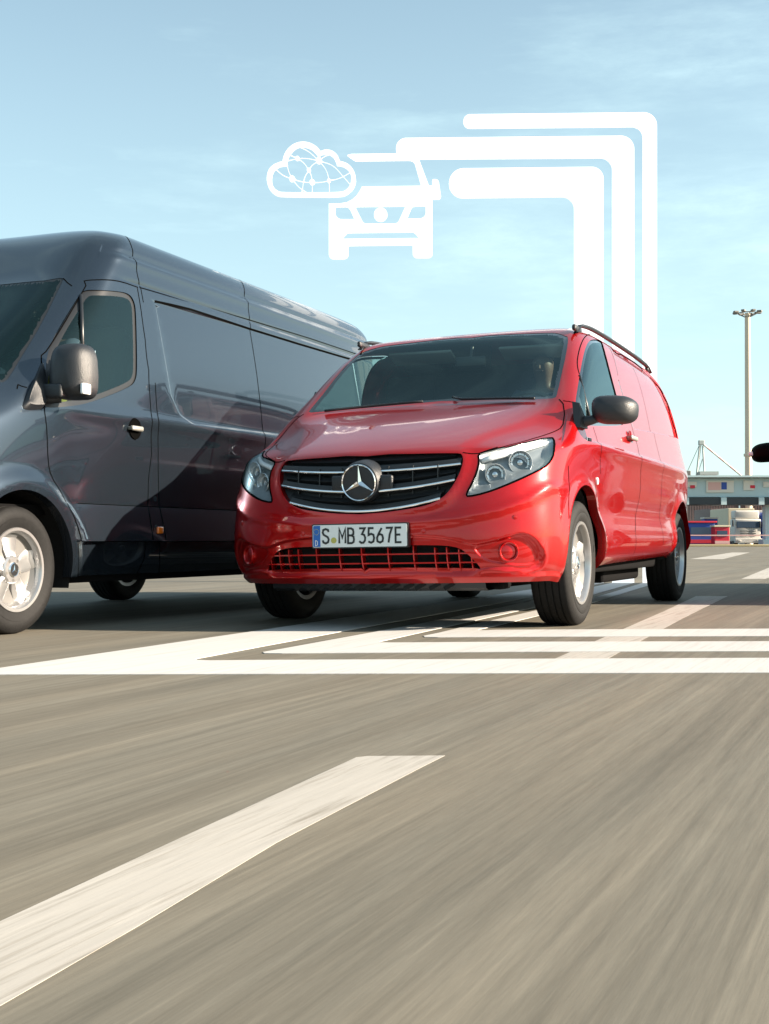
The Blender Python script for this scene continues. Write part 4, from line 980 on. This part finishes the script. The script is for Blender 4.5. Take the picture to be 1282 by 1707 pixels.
        pa, pb = np.array(sp).T; b0 = S.full(pa, pb); nn_ = S.nrm(pa, pb); l0 = S.local(b0+nn_*.002); c0 = b0.mean(0); l1 = S.local(b0+(c0-b0)*.22+nn_*.035); k = len(sp)
        m.add(list(l0)+list(l1), [(i, (i+1) % k, k+(i+1) % k, k+i) for i in range(k)]+[tuple(k+i for i in range(k))])
        if sd_ < 0: m.v = [(-x, y, z) for x, y, z in m.v]; m.f = [f[::-1] for f in m.f]
        mo = m.build('side_mirror', [M['plastic']], van, angle=45)
        t_ = MB(); t_.box((sd_*(cx+.098), cy-.01, cz-.075), (.022, .07, .055), bev=.008); t_.build('mirror_indicator', [M['lampwhite']], mo, angle=40)
        g = MB(); g.box((sd_*cx, cy+.085, cz+.02), (.18, .005, .23), bev=.002); g.build('mirror_glass', [M['chrome']], mo)
        h3 = S.full(*map(np.array, S.px(224, 715, **side))); h3[1] *= sd_; m = MB()
        m.lathe([(.062, .002), (.059, .008), (.053, .005), (0, .002)], 30, 'x', mi=1)
        m.box((.026, -.012, 0), (.020, .115, .030), bev=.010); m.box((.012, .03, 0), (.03, .025, .02), bev=.005); m.box((.012, -.055, 0), (.03, .02, .02), bev=.005)
        if sd_ < 0: m.v = [(-x, y, z) for x, y, z in m.v]
        m.build('door_handle', [M['steel'], M['seam']], van, angle=40, loc=S.local(h3))
        a3 = S.full(*map(np.array, S.px(257, 884, **side))); a3[1] = (a3[1]+.006)*sd_; m = MB(); m.box((0, 0, 0), (.018, .058, .042), bev=.008)
        m.build('side_marker', [M['amber']], van, angle=40, loc=S.local(a3))
    # underbody, wells, cabin
    m = MB(); m.box((0, 2.8, .36), (1.66, 2.5, .20)); m.box((0, 2.9, .62), (1.62, 4.9, .05)); m.box((0, .75, .36), (1.2, .6, .18)); m.box((0, 5.0, .40), (1.6, .7, .2))
    m.box((.868*k_*1.04, 2.62, .262), (.06, 2.45, .05), bev=.01); m.box((-.868*k_*1.04, 2.62, .262), (.06, 2.45, .05), bev=.01); m.tube([(-.7, 4.29, .32), (.7, 4.29, .32)], .05, 12)
    m.build('underbody', [M['underbody']], van)
    for uc in (1.0*k_, 4.665*k_):
        for sd_ in (1, -1):
            m = MB(); A = np.linspace(-.25, math.pi+.25, 26); vs = [(sd_*x, uc+.43*math.cos(a), .32+.43*math.sin(a)) for x in (.89, .55) for a in A]; n = len(A)
            m.add(vs, [(i, i+1, n+i+1, n+i) for i in range(n-1)]+[tuple(range(n, 2*n))]); m.build('wheel_housing', [M['well']], van)
    m = MB(); m.box((0, 1.9, .95), (1.6, 1.5, .04)); m.box((0, 2.32, 1.42), (1.40, .04, .95)); m.build('cabin_shell', [M['cabin']], van)
    m = MB(); m.box((0, 1.16, 1.20), (1.52, .36, .22), bev=.05); m.build('dashboard', [M['cabin']], van, angle=40)
    for x in (.44, -.15, -.52): seat(van, (x, 1.85, 1.12))
    steering(van, (.44, 1.45, 1.35))
    tag(van, 'dark grey high roof panel van on the left with round door handle and silver wheels', 'van')
    pr = person('person', None, (0, 0, 0)); c, s_ = math.cos(GREY[2]), math.sin(GREY[2]); lx, ly = .46, 1.72
    pr.location = (GREY[0]+ly*s_+lx*c, GREY[1]+ly*c-lx*s_, 1.16); pr.rotation_euler = (0, 0, -GREY[2]); pr.scale = (.9, .9, .82)
    tag(pr, 'driver in a yellow work vest behind the side window of the dark grey van', 'person')
    return van
# ---------------------------------------------------------------- ground, painted bands, road marking
def G(x, y, z=0.0):
    """photo pixel -> point on the ground plane"""
    dx, dz = (x-641)/FPX, -(y-853.5)/FPX; cp, sp = math.cos(PITCH), math.sin(PITCH); d = (dx, cp-dz*sp, sp+dz*cp); t = (z-CAMH)/d[2]
    return (d[0]*t, d[1]*t)
def ground_mat(name, base, lines, wear=0):
    m = bpy.data.materials.new(name); m.use_nodes = True; n = m.node_tree.nodes; l = m.node_tree.links; b = n['Principled BSDF']
    t = n.new('ShaderNodeTexCoord'); mp = n.new('ShaderNodeMapping'); mp.inputs['Rotation'].default_value = (0, 0, .39); l.new(t.outputs['Object'], mp.inputs[0])
    def noise(sc, sx, sy, det=5, ro=.55, warp=0):
        q = n.new('ShaderNodeMapping'); q.inputs['Scale'].default_value = (sx, sy, 1); l.new(mp.outputs[0], q.inputs[0])
        x = n.new('ShaderNodeTexNoise'); x.inputs['Scale'].default_value = sc; x.inputs['Detail'].default_value = det; x.inputs['Roughness'].default_value = ro; l.new(q.outputs[0], x.inputs['Vector']); return x.outputs[0]
    def rng_(s, a, b_, c, d):
        r = n.new('ShaderNodeMapRange'); [setattr(r.inputs[i+1], 'default_value', v) for i, v in enumerate((a, b_, c, d))]; l.new(s, r.inputs[0]); return r.outputs[0]
    def mul(a, b_):
        x = n.new('ShaderNodeMath'); x.operation = 'MULTIPLY'; l.new(a, x.inputs[0]); l.new(b_, x.inputs[1]); return x.outputs[0]
    v = mul(mul(rng_(noise(1, 34, .40, 8, .66), .28, .72, 1-lines, 1+lines), rng_(noise(1, 5.5, .22, 5), .3, .7, 1-lines*.9, 1+lines*.9)), rng_(noise(.35, 1, .4, 3), .3, .7, .93, 1.07))
    c2 = n.new('ShaderNodeMix'); c2.data_type = 'RGBA'; c2.inputs[6].default_value = (*base[0], 1); c2.inputs[7].default_value = (*base[1], 1); l.new(rng_(noise(1, 3.2, .3, 4), .35, .65, 0, 1), c2.inputs[0])
    c3 = n.new('ShaderNodeMix'); c3.data_type = 'RGBA'; c3.inputs[7].default_value = (.15, .13, .10, 1); l.new(c2.outputs[2], c3.inputs[6]); l.new(rng_(noise(1, 45, 1.6, 8, .7), .50, .72, 0, wear), c3.inputs[0])
    s = n.new('ShaderNodeVectorMath'); s.operation = 'SCALE'; l.new(c3.outputs[2], s.inputs[0]); l.new(v, s.inputs['Scale']); l.new(s.outputs[0], b.inputs['Base Color'])
    gr_ = n.new('ShaderNodeTexNoise'); gr_.inputs['Scale'].default_value = 95; gr_.inputs['Detail'].default_value = 5; gr_.inputs['Roughness'].default_value = .75; q_ = n.new('ShaderNodeMapping'); q_.inputs['Scale'].default_value = (1, .05, 1); l.new(mp.outputs[0], q_.inputs[0]); l.new(q_.outputs[0], gr_.inputs['Vector'])
    l.new(mul(v, rng_(gr_.outputs[0], .3, .7, 1-lines*.6, 1+lines*.6)), s.inputs['Scale'])
    b.inputs['Roughness'].default_value = .8; b.inputs['Specular IOR Level'].default_value = .25
    bp = n.new('ShaderNodeBump'); bp.inputs['Strength'].default_value = .2; bp.inputs['Distance'].default_value = .003; l.new(noise(60, 1, .06, 4), bp.inputs['Height']); l.new(bp.outputs[0], b.inputs['Normal'])
    return m
M['asphalt'] = ground_mat('worn_asphalt', ((.142, .126, .098), (.127, .118, .096)), .22)
M['roadpaint'] = ground_mat('road_paint', ((.37, .35, .32), (.34, .322, .295)), .07, .75)
M['bandpaint'] = ground_mat('white_band_paint', ((.46, .455, .445), (.44, .44, .435)), .04, .28)
def flat(name, poly, z, m, th=.003):
    tr = tessellate_polygon([[Vector((a, b, 0)) for a, b in poly]]); mb = MB(); n = len(poly); mb.add([(a, b, z) for a, b in poly]+[(a, b, .0004) for a, b in poly], [tuple(t) for t in tr]+[(i, (i+1) % n, n+(i+1) % n, n+i) for i in range(n)]); return mb.build(name, [m])
mb = MB(); mb.add([(-1500, -30, 0), (1500, -30, 0), (1500, 4000, 0), (-1500, 4000, 0)], [(0, 1, 2, 3)]); g = mb.build('ground', [M['asphalt']]); tag(g, kind='structure')
def gpoly(px): return [G(x, y) for x, y in px]
tag(flat('lane_marking', gpoly([(-420,1890),(-420,1723),(0,1537),(300,1398),(594,1263),(612,1261),(742,1260),(700,1281),(460,1406),(230,1545),(0,1678)]), .0010, M['roadpaint']),
    'broad worn white lane dash crossing the asphalt at the lower left', 'lane marking', 'white lane dashes on the asphalt')
tag(flat('lane_marking', gpoly([(880,1118),(1105,1020),(1160,994),(1213,994),(1140,1030),(1010,1100),(970,1122)]), .0010, M['roadpaint']),
    'faint white lane dash running up past the red van\'s front wheel', 'lane marking', 'white lane dashes on the asphalt')
tag(flat('lane_marking', gpoly([(1236,965),(1310,935),(1345,935),(1290,960),(1275,965)]), .0010, M['roadpaint']),
    'short white lane dash at the right edge below the toll gantry', 'lane marking', 'white lane dashes on the asphalt')
tag(flat('lane_marking', gpoly([(1150,932),(1220,921),(1250,921),(1205,932)]), .0010, M['roadpaint']),
    'small far white lane dash just right of the red van\'s rear wheel', 'lane marking', 'white lane dashes on the asphalt')
bands = [('widest white painted band, nearest of the three turning under the vans', [(-64,1124),(-60,1125.6),(400,1124.6),(1282,1122.3),(4200,1113),(4200,1089.5),(1282,1097.7),(830,1099.5),(430,1101.3),(350,1102),(329,1101.2),(326,1099),(345,1095.5),(430,1079.5),(641,1040),(830,1006.3),(1007,972),(957,972),(762,1001.8),(430,1052),(0,1114.5),(-60,1123)]),
         ('middle white painted band of the three turning under the vans', [(438,1088),(441,1089.8),(470,1090),(830,1087.6),(1282,1086.3),(4200,1077.8),(4200,1062.3),(1282,1069.9),(830,1070.8),(660,1072),(634,1071.8),(633,1070.3),(650,1066.5),(769,1040),(992,990.5),(1057,972),(1020,972),(830,1014.3),(702,1040),(470,1082.5),(446,1086.5)]),
         ('narrowest white painted band, innermost of the three turning under the vans', [(706,1060.8),(708,1062.6),(730,1063),(830,1062.4),(1282,1061),(4200,1052.8),(4200,1041.5),(1282,1048.8),(830,1050.6),(805,1051.4),(797,1051),(799,1049.8),(815,1046.5),(843,1040),(992,1004),(1095,972),(1072,972),(992,996.5),(796,1040),(730,1056),(710,1060)])]
for i, (lb, px) in enumerate(bands):
    tag(flat('painted_band', gpoly(px), +.003, M['bandpaint']), lb, 'painted band', 'white bands painted on the ground')

# ---------------------------------------------------------------- overlaid white pictogram behind the vans, glow added to keep it white
WY = 14.3
def Wp(x, y):
    dx, dz = (x-641)/FPX, -(y-853.5)/FPX; cp, sp = math.cos(PITCH), math.sin(PITCH); d = (dx, cp-dz*sp, sp+dz*cp); t = WY/d[1]; return (d[0]*t, CAMH+d[2]*t)
M['glow'] = mat('graphic_white_glow', (.8, .8, .8), rough=.6, emit=(.955, .985, .985), es=GLOW)  # added emission keeps the overlay graphic evenly white, no lamp
def wall(mb, loops, th=.05):
    """flat plate with holes; loops are outlines in photo pixels, the first the outer one"""
    loops = [[Wp(*p) for p in lp] for lp in loops]; vs = []; fs = []; n = sum(map(len, loops))
    for y in (-th/2, th/2):
        for lp in loops: vs += [(a, WY+y, b) for a, b in lp]
    tris = tessellate_polygon([[Vector((a, b, 0)) for a, b in lp] for lp in loops]); fs += [tuple(t) for t in tris]+[tuple(n+i for i in t)[::-1] for t in tris]; k = 0
    for lp in loops: m = len(lp); fs += [(k+i, k+(i+1) % m, n+k+(i+1) % m, n+k+i) for i in range(m)]; k += m
    mb.add(vs, fs)
def ribbon_graphic(lb, left, top, bot, topr, botr, xo, xi, ro, ri, extra=0):
    r = (bot-top)/2; o = [(xo, Y0), (xo, topr+ro)]
    o = rounded([(xi, Y0), (xi, botr), (left, bot), (left, top), (xo, topr), (xo, Y0)], [0, ri, r*.98, r*.98, ro, 0], 10)
    mb = MB(); wall(mb, [o]); return tag(mb.build('graphic_ribbon', [M['glow']]), lb, 'light ribbon', 'overlaid white ribbons with added glow behind the red van')
Y0 = 971.5
ribbon_graphic('thinnest and outermost overlaid white ribbon with added glow, bent against the sky', 772.6, 191.6, 213.9, 188, 211, 1094.5, 1072, 22, 18)
ribbon_graphic('middle overlaid white ribbon with added glow that runs into the roof of the van symbol', 660.3, 231, 265.6, 227, 263, 1056.7, 1021, 22, 20)
ribbon_graphic('widest and innermost overlaid white ribbon with added glow, bent against the sky', 748.7, 281.7, 330.7, 278.8, 328, 1005.8, 957.3, 20, 20)
Z = lambda pts: [(430+x*.2574, 220+y*.2574) for x, y in pts]
mb = MB(); co = chaikin(Z([(165,423),(118,414),(80,382),(60,335),(58,290),(70,245),(100,215),(140,198),(161,193),(161,191),(167,160),(187,118),(225,84),(268,67),(312,66),(355,80),(388,104),(405,128),(407,128),(440,115),(482,123),(515,150),(531,191),(533,192),(575,203),(610,233),(632,278),(635,325),(616,372),(580,407),(535,423)]), 2)
ci = chaikin(Z([(165,395),(128,386),(100,360),(88,320),(90,280),(105,250),(135,228),(165,220),(188,220),(188,218),(190,185),(205,150),(235,115),(270,97),(310,97),(350,113),(376,140),(390,158),(393,158),(410,148),(440,142),(470,148),(495,170),(508,200),(512,218),(514,218),(540,220),(575,235),(600,265),(607,300),(600,345),(575,378),(535,395)]), 2)
wall(mb, [co, ci]); cloud = mb.build('cloud_symbol', [M['glow']]); tag(cloud, 'overlaid white cloud outline with added glow, holding a small network, beside the van symbol', 'cloud symbol')
mb = MB()
def wline(pts, w_):
    pts = chaikin(Z(pts), 2, False); P_ = [np.array(p) for p in pts]; l_, r_ = [], []
    for i, p in enumerate(P_):
        t = P_[min(i+1, len(P_)-1)]-P_[max(i-1, 0)]; t /= np.linalg.norm(t); nn = np.array([-t[1], t[0]])*w_/2; l_.append(p+nn); r_.append(p-nn)
    n = len(P_); V_ = [(Wp(*q)[0], WY+y, Wp(*q)[1]) for y in (-.006, .006) for q in l_+r_]
    mb.add(V_, [(i, i+1, n+i+1, n+i) for i in range(n-1)]+[(2*n+i, 2*n+n+i, 2*n+n+i+1, 2*n+i+1) for i in range(n-1)])
for ln in ([(190,188),(256,172),(320,170),(396,187)],[(205,148),(256,172)],[(256,172),(300,200),(330,248)],[(396,187),(352,212),(330,248)],[(330,248),(348,285),(353,330),(352,405)],[(330,248),(298,300),(285,395)],
           [(188,190),(195,250),(222,304)],[(120,245),(165,285),(222,304),(290,325),(352,328),(410,327),(460,316),(530,302),(600,262)],[(222,304),(265,360),(322,397)],[(396,187),(445,245),(462,316),(464,397)],
           [(270,98),(330,125),(396,187)],[(396,187),(430,158),(468,146)],[(396,187),(490,215),(545,280),(602,345)]): wline(ln, .75)
for x, y, r in ((256,172,13),(396,187,19),(330,248,12),(222,304,18),(352,326,16),(460,316,11)):
    wall(mb, [Z([(x+r*math.cos(a), y+r*math.sin(a)) for a in np.linspace(0, 2*math.pi, 20)[:-1]])], .056)
mb.build('network_lines', [M['glow']], cloud)
mb = MB(); body = Z([(460,467),(530,465.5),(575,459),(612,440),(640,415),(660,385),(674,357),(900,354),(1130,351)])+Z(rounded([(1130,309),(1168,309),(1188,436),(1130,436)], [6,24,16,0], 5))+Z(rounded([(1130,817),(1003,817)], 0))[:0]+Z(rounded([(1130,600),(1130,817),(1003,817),(1003,733),(585,738),(585,824),(460,824),(460,600)], [0,30,30,0,0,30,30,0], 6))
wall(mb, [body, Z(rounded([(502,486),(590,484),(627,568),(502,568)], [6,35,2,40], 6)), Z(rounded([(628,484),(958,480),(905,596),(685,597)], [2,2,30,30], 6)), Z(rounded([(1000,480),(1087,478),(1087,563),(964,564)], [30,6,40,2], 6)), Z(rounded([(540,695),(580,653),(1010,648),(1052,690)], [2,20,20,2], 6))])
wall(mb, [Z([(580,153),(605,146),(760,144),(900,143),(1042,178),(1107,352),(1060,355),(1017,206),(1005,190),(985,184),(760,187),(632,188)])], .048)
wall(mb, [Z([(795+43*math.cos(a), 536+43*math.sin(a)) for a in np.linspace(0, 2*math.pi, 28)[:-1]])])
tag(mb.build('van_symbol', [M['glow']]), 'overlaid white front view symbol of a van with added glow, beside the cloud symbol', 'van symbol')

# ---------------------------------------------------------------- the far side of the yard
def far(x, y, D):
    """point at depth D seen at photo pixel (x, y)"""
    dx, dz = (x-641)/FPX, -(y-853.5)/FPX; cp, sp = math.cos(PITCH), math.sin(PITCH); t = D/(cp-dz*sp); return (dx*t, D, CAMH+(sp+dz*cp)*t)
FM = {k: mat('far_hazed_'+k, c, rough=.6) for k, c in ((k_, tuple(min(1, x*.85) for x in c_)) for k_, c_ in dict(steel=(.52,.66,.70), dark=(.03,.04,.05), white=(.75,.72,.66), cream=(.70,.62,.45), blue=(.03,.08,.38), navy=(.012,.03,.09), red=(.65,.02,.05), pole=(.72,.60,.46), glass=(.03,.07,.13), tyre=(.02,.02,.02), sand=(.50,.40,.22), lamp=(.20,.19,.17), crane=(.50,.54,.52), brown=(.16,.10,.09), pink=(.75,.45,.42)).items())}  # distant colours paled to stand in for haze
GD = 118.0
xl = far(1120, 800, GD)[0]; zt = far(1200, 797, GD)[2]; zb = far(1200, 829, GD)[2]
ga = empty('toll_gantry', (xl+20, GD, 0)); tag(ga, 'long grey gantry beam with route signs spanning the far lanes', 'gantry')
m = MB(); m.box((0, 1.0, (zt+zb)/2), (62, 2.0, zt-zb), bev=.05); m.box((0, .6, zt+.12), (62.4, 3.2, .16)); m.build('beam', [FM['steel']], ga)
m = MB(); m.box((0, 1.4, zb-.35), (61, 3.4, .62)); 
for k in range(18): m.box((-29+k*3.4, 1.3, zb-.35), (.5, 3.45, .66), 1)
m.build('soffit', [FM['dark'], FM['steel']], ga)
for x in (-30, -11, 11, 30):
    m = MB(); m.box((x, 1.4, (zb-.6)/2), (.6, .9, zb-.6), bev=.05); m.box((x, 1.4, .3), (1.2, 1.6, .6), bev=.05); m.build('column', [FM['steel']], ga)
def sign(x0, x1, y0, y1, parts):
    a, b = far(x0, y0, GD), far(x1, y1, GD); m = MB(); ox = xl+20
    m.box(((a[0]+b[0])/2-ox, -.06, (a[2]+b[2])/2), (b[0]-a[0], .12, a[2]-b[2]), 0)
    for (p0, p1, q0, q1, mi) in parts:
        c, d = far(p0, q0, GD), far(p1, q1, GD); m.box(((c[0]+d[0])/2-ox, -.13, (c[2]+d[2])/2), (d[0]-c[0], .03, c[2]-d[2]), mi)
    m.build('route_sign', [FM['white'], FM['blue'], FM['red'], FM['pink']], ga)
sign(1177, 1223, 801, 821, [(1180,1201,804,817,3),(1202,1211,804,816,1)])
sign(1239, 1257, 801, 817, [(1250,1258,809,814,2)]); sign(1272, 1296, 803, 812, []); sign(1140, 1161, 803, 812, [(1150,1158,809,814,2)])
sign(1310, 1340, 801, 819, [(1314,1330,804,816,1)])
def truck(D, x, yb, w, h, label, cab, trail, mi_extra=None, back=7):
    """lorry facing the camera: cab, windscreen, bumper, wheels, box"""
    c = far(x, 900, D); e = empty('lorry', (c[0], D, 0)); tag(e, label, 'lorry', 'lorries waiting beyond the gantry')
    m = MB(); m.box((0, .9, h*.40), (w, 1.8, h*.58), bev=.12); m.box((0, 1.0, h*.80), (w*.94, 1.5, h*.22), bev=.15); m.build('cab', [cab], e, angle=40)
    m = MB(); m.box((0, -.02, h*.545), (w*.86, .10, h*.17), bev=.03); m.build('windscreen', [FM['glass']], e)
    m = MB(); m.box((0, -.08, h*.13), (w*1.02, .4, h*.12), bev=.05); 
    for z in (.26, .32, .38): m.box((0, -.03, h*z), (w*.6, .06, .06), 1)
    m.build('bumper', [cab, FM['dark']], e)
    m = MB(); m.box((0, 2.3+back/2, h*.55), (w*1.02, back, h*.86), bev=.05); m.build('cargo_box', [trail], e)
    for s_ in (-1, 1):
        m = MB(); m.lathe([(.0, .14*s_), (.30, .15*s_), (.5, .14*s_), (.52, -.14*s_), (0, -.14*s_)], 24, 'x'); m.build('wheel', [FM['tyre']], e, angle=40, loc=(s_*(w/2-.2), .9, .52))
        m = MB(); m.box((s_*(w/2+.18), -.05, h*.58), (.16, .12, .62), bev=.04); m.build('wing_mirror', [FM['dark']], e, angle=40)
        m = MB(); m.box((s_*w*.36, -.30, h*.13), (.35, .06, .16), bev=.03); m.build('headlight', [FM['white']], e, angle=40)
    return e
truck(124, 1247, 908, 2.5, 3.7, 'cream white lorry facing the camera beneath the gantry', FM['white'], FM['cream'])
truck(134, 1214, 905, 2.5, 3.9, 'dark navy lorry just left of the cream white lorry', FM['navy'], FM['brown'])
truck(124, 1292, 908, 2.5, 3.5, 'blue lorry at the right edge beside the cream white lorry', FM['blue'], FM['white'])
def hut(D, x, w, h, dep, lb, cols, cat='kiosk'):
    c = far(x, 900, D); e = empty('toll_kiosk', (c[0], D, 0)); tag(e, lb, cat)
    m = MB(); m.box((0, dep/2, h*.5), (w, dep, h), bev=.05); m.build('wall', [cols[0]], e)
    m = MB(); m.box((0, dep/2, h+.08), (w*1.12, dep*1.12, .16), bev=.03); m.build('roof', [cols[1]], e)
    m = MB(); m.box((0, -.02, h*.66), (w*.7, .08, h*.3)); m.build('window', [FM['glass']], e)
    m = MB(); m.box((0, -.05, h*.2), (w*1.01, .06, h*.16)); m.build('stripe', [cols[2]], e)
hut(118, 1168, 2.6, 2.1, 2.5, 'low blue kiosk with a red stripe next to the red van\'s tail', (FM['blue'], FM['red'], FM['red']))
hut(116, 1204, 1.3, 1.7, 1.4, 'small red kiosk with a cream roof left of the cream white lorry', (FM['red'], FM['cream'], FM['pink']))
hut(121, 1186, 1.2, 2.5, 1.4, 'narrow blue kiosk with a white stripe behind the small red kiosk', (FM['blue'], FM['white'], FM['white']))
c = far(1200, 893, 118); e = empty('barrier_gate', (c[0], 113, 0)); tag(e, 'long pale barrier boom across the lane before the kiosks', 'barrier')
m = MB(); m.box((0, 0, .95), (9, .08, .10)); m.build('boom', [FM['pink']], e)
m = MB(); m.box((-4.6, 0, .5), (.35, .35, 1.0), bev=.03); m.build('post', [FM['white']], e)
m = MB(); a = far(1140, 905, 108); m.box((a[0]+20, 108, .09), (60, 3.5, .18), bev=.03); tag(m.build('traffic_island', [FM['sand']]), kind='structure')
def container(D, x, z0, w, col, lb):
    c = far(x, 900, D); e = empty('shipping_container', (c[0], D, z0)); tag(e, lb, 'container', 'shipping containers stacked beyond the gantry')
    m = MB(); m.box((0, 3, 1.3), (w, 6, 2.55), bev=.03)
    for k in range(int(w/.3)): m.box((-w/2+.2+k*.3, -.02, 1.3), (.12, .08, 2.3))
    m.build('wall', [col], e)
    for s_ in (-1, 1):
        m = MB(); m.box((s_*w/2, -.03, 1.3), (.16, .16, 2.6)); m.build('corner_post', [FM['steel']], e)
container(146, 1186, 0, 6, FM['navy'], 'lower dark navy container left of the lorries')
container(146, 1188, 2.62, 6, FM['brown'], 'brown container on top of the dark navy one')
container(150, 1262, 0, 6, FM['white'], 'lower white container behind the cream white lorry')
container(150, 1262, 2.62, 6, FM['brown'], 'brown container on top of the white one behind the cream lorry')
container(140, 1160, 0, 5, FM['steel'], 'pale grey container nearest the tail of the red van')
# harbour sheds far behind
a = far(1300, 880, 300); e = empty('harbour_shed', (a[0]-6, 300, 0)); tag(e, 'long pale harbour shed far behind the gantry', 'shed')
m = MB(); m.box((0, 10, 3.9), (90, 20, 7.8)); m.build('wall', [FM['crane']], e)
m = MB(); m.box((0, 10, 8.0), (91, 21, .5)); m.build('roof', [FM['steel']], e)
# floodlight mast
a = far(1246, 522, 150); e = empty('floodlight_mast', (a[0], 150, 0)); H_ = a[2]
tag(e, 'tall slender floodlight mast rising beyond the toll gantry', 'floodlight mast')
m = MB(); m.lathe([(.46, 0), (.44, .4), (.30, H_)], 20, 'z'); m.lathe([(.52, 10.2), (.52, 10.5)], 20, 'z'); m.box((-.5, 0, 7.2), (2.6, .1, .1)); m.build('pole', [FM['pole']], e, angle=40)
m = MB(); ring = [(1.0*math.cos(t), 1.0*math.sin(t), H_) for t in np.linspace(0, 2*math.pi, 17)]; m.tube(ring, .06, 6, cap=False)
for k in range(8): t = 2*math.pi*k/8; m.tube([(0, 0, H_-.6), (1.2*math.cos(t), 1.2*math.sin(t), H_+.02)], .05, 6)
m.build('lamp_ring', [FM['lamp']], e)
for k in range(8):
    t = 2*math.pi*k/8+.2; m = MB(); m.box((1.42*math.cos(t), 1.42*math.sin(t), H_+.1), (.55, .42, .22), bev=.05, rot=Matrix.Rotation(t, 3, 'Z')); m.build('floodlight', [FM['lamp']], e)
# harbour crane
D = 420; p0 = far(1169, 738, D); p1 = far(1236, 793, D); pb = far(1169, 800, D)
e = empty('harbour_crane', (p0[0], D, 0)); tag(e, 'harbour crane painted pale for haze, with a slanting red and white jib in the distance', 'crane'); ox = p0[0]
m = MB()
for s_ in (-1, 1): m.tube([(s_*3.0-1, 0, 0), (s_*.5, 0, p0[2]-1)], .28, 6)
for k in range(6):
    z0 = p0[2]*k/6; f0 = 1-k/6; f1 = 1-(k+1)/6; m.tube([(-3*f0-1*f0, 0, z0), (3*f1-1*f1, 0, z0+p0[2]/6)], .14, 5)
m.box((0, 0, p0[2]), (1.8, 1.4, 1.6), bev=.2); m.box((2.2, 0, far(0, 789, D)[2]), (6, 3, 1.1)); m.build('tower', [FM['crane']], e)
m = MB(); n = 7
for k in range(n):
    f0, f1 = k/n, (k+1)/n; q = lambda f: ((p0[0]-ox)+(p1[0]-p0[0])*f, 0, p0[2]+(p1[2]-p0[2])*f); m.tube([q(f0), q(f1)], .30, 6, mi=k % 2)
m.build('jib', [FM['white'], FM['pink']], e)
m = MB(); m.tube([(0, 0, p0[2]+.6), (-4.5, 0, far(0, 786, D)[2])], .1, 5); m.box((-5.2, 0, far(0, 790, D)[2]), (3.2, 2, 2.0), bev=.2); m.build('counterweight', [FM['lamp']], e)
# ---------------------------------------------------------------- vehicles into the scene
def copy_tree(o, parent=None):
    c = o.copy(); COL.objects.link(c); c.parent = parent
    for ch in list(o.children): copy_tree(ch, c)
    return c
red = build_red()
# the black van waiting to the right: mostly outside the frame, seen by its mirror, its shadow and its reflection
black = copy_tree(red); black.location = (3.745, 9.3, .035)
tag(black, 'black van at the right edge, only its door mirror showing', 'van')
def repaint(o):
    for sl in o.material_slots:
        if sl.material == M['red']: sl.link = 'OBJECT'; sl.material = M['black_paint']
    for ch in o.children: repaint(ch)
repaint(black)
M['matt_black'] = mat('matt_black_plastic', (.002, .002, .0024), rough=.6, spec=.05)
for o in list(black.children):
    if o.name.startswith('plate_holder'):
        for ch in list(o.children): bpy.data.objects.remove(ch)
    if o.name.startswith('side_mirror') and o.data and sum(v.co.x for v in o.data.vertices) < 0:
        o.material_slots[0].link = 'OBJECT'; o.material_slots[0].material = M['matt_black']
        xs = [v.co for v in o.data.vertices]; x0 = min(c.x for c in xs); y0 = sum(c.y for c in xs)/len(xs); z0 = sum(c.z for c in xs)/len(xs)
        m = MB(); m.box((x0+.012, y0+.02, z0+.0), (.05, .06, .035), bev=.012); m.build('mirror_indicator', [M['lampwhite']], o, angle=40)
for o in list(red.children):           # the red van shows no mirror on its far side
    if o.name.startswith('side_mirror') and sum(v.co.x for v in o.data.vertices) < 0:
        for ch in list(o.children): bpy.data.objects.remove(ch)
        bpy.data.objects.remove(o)
build_grey()
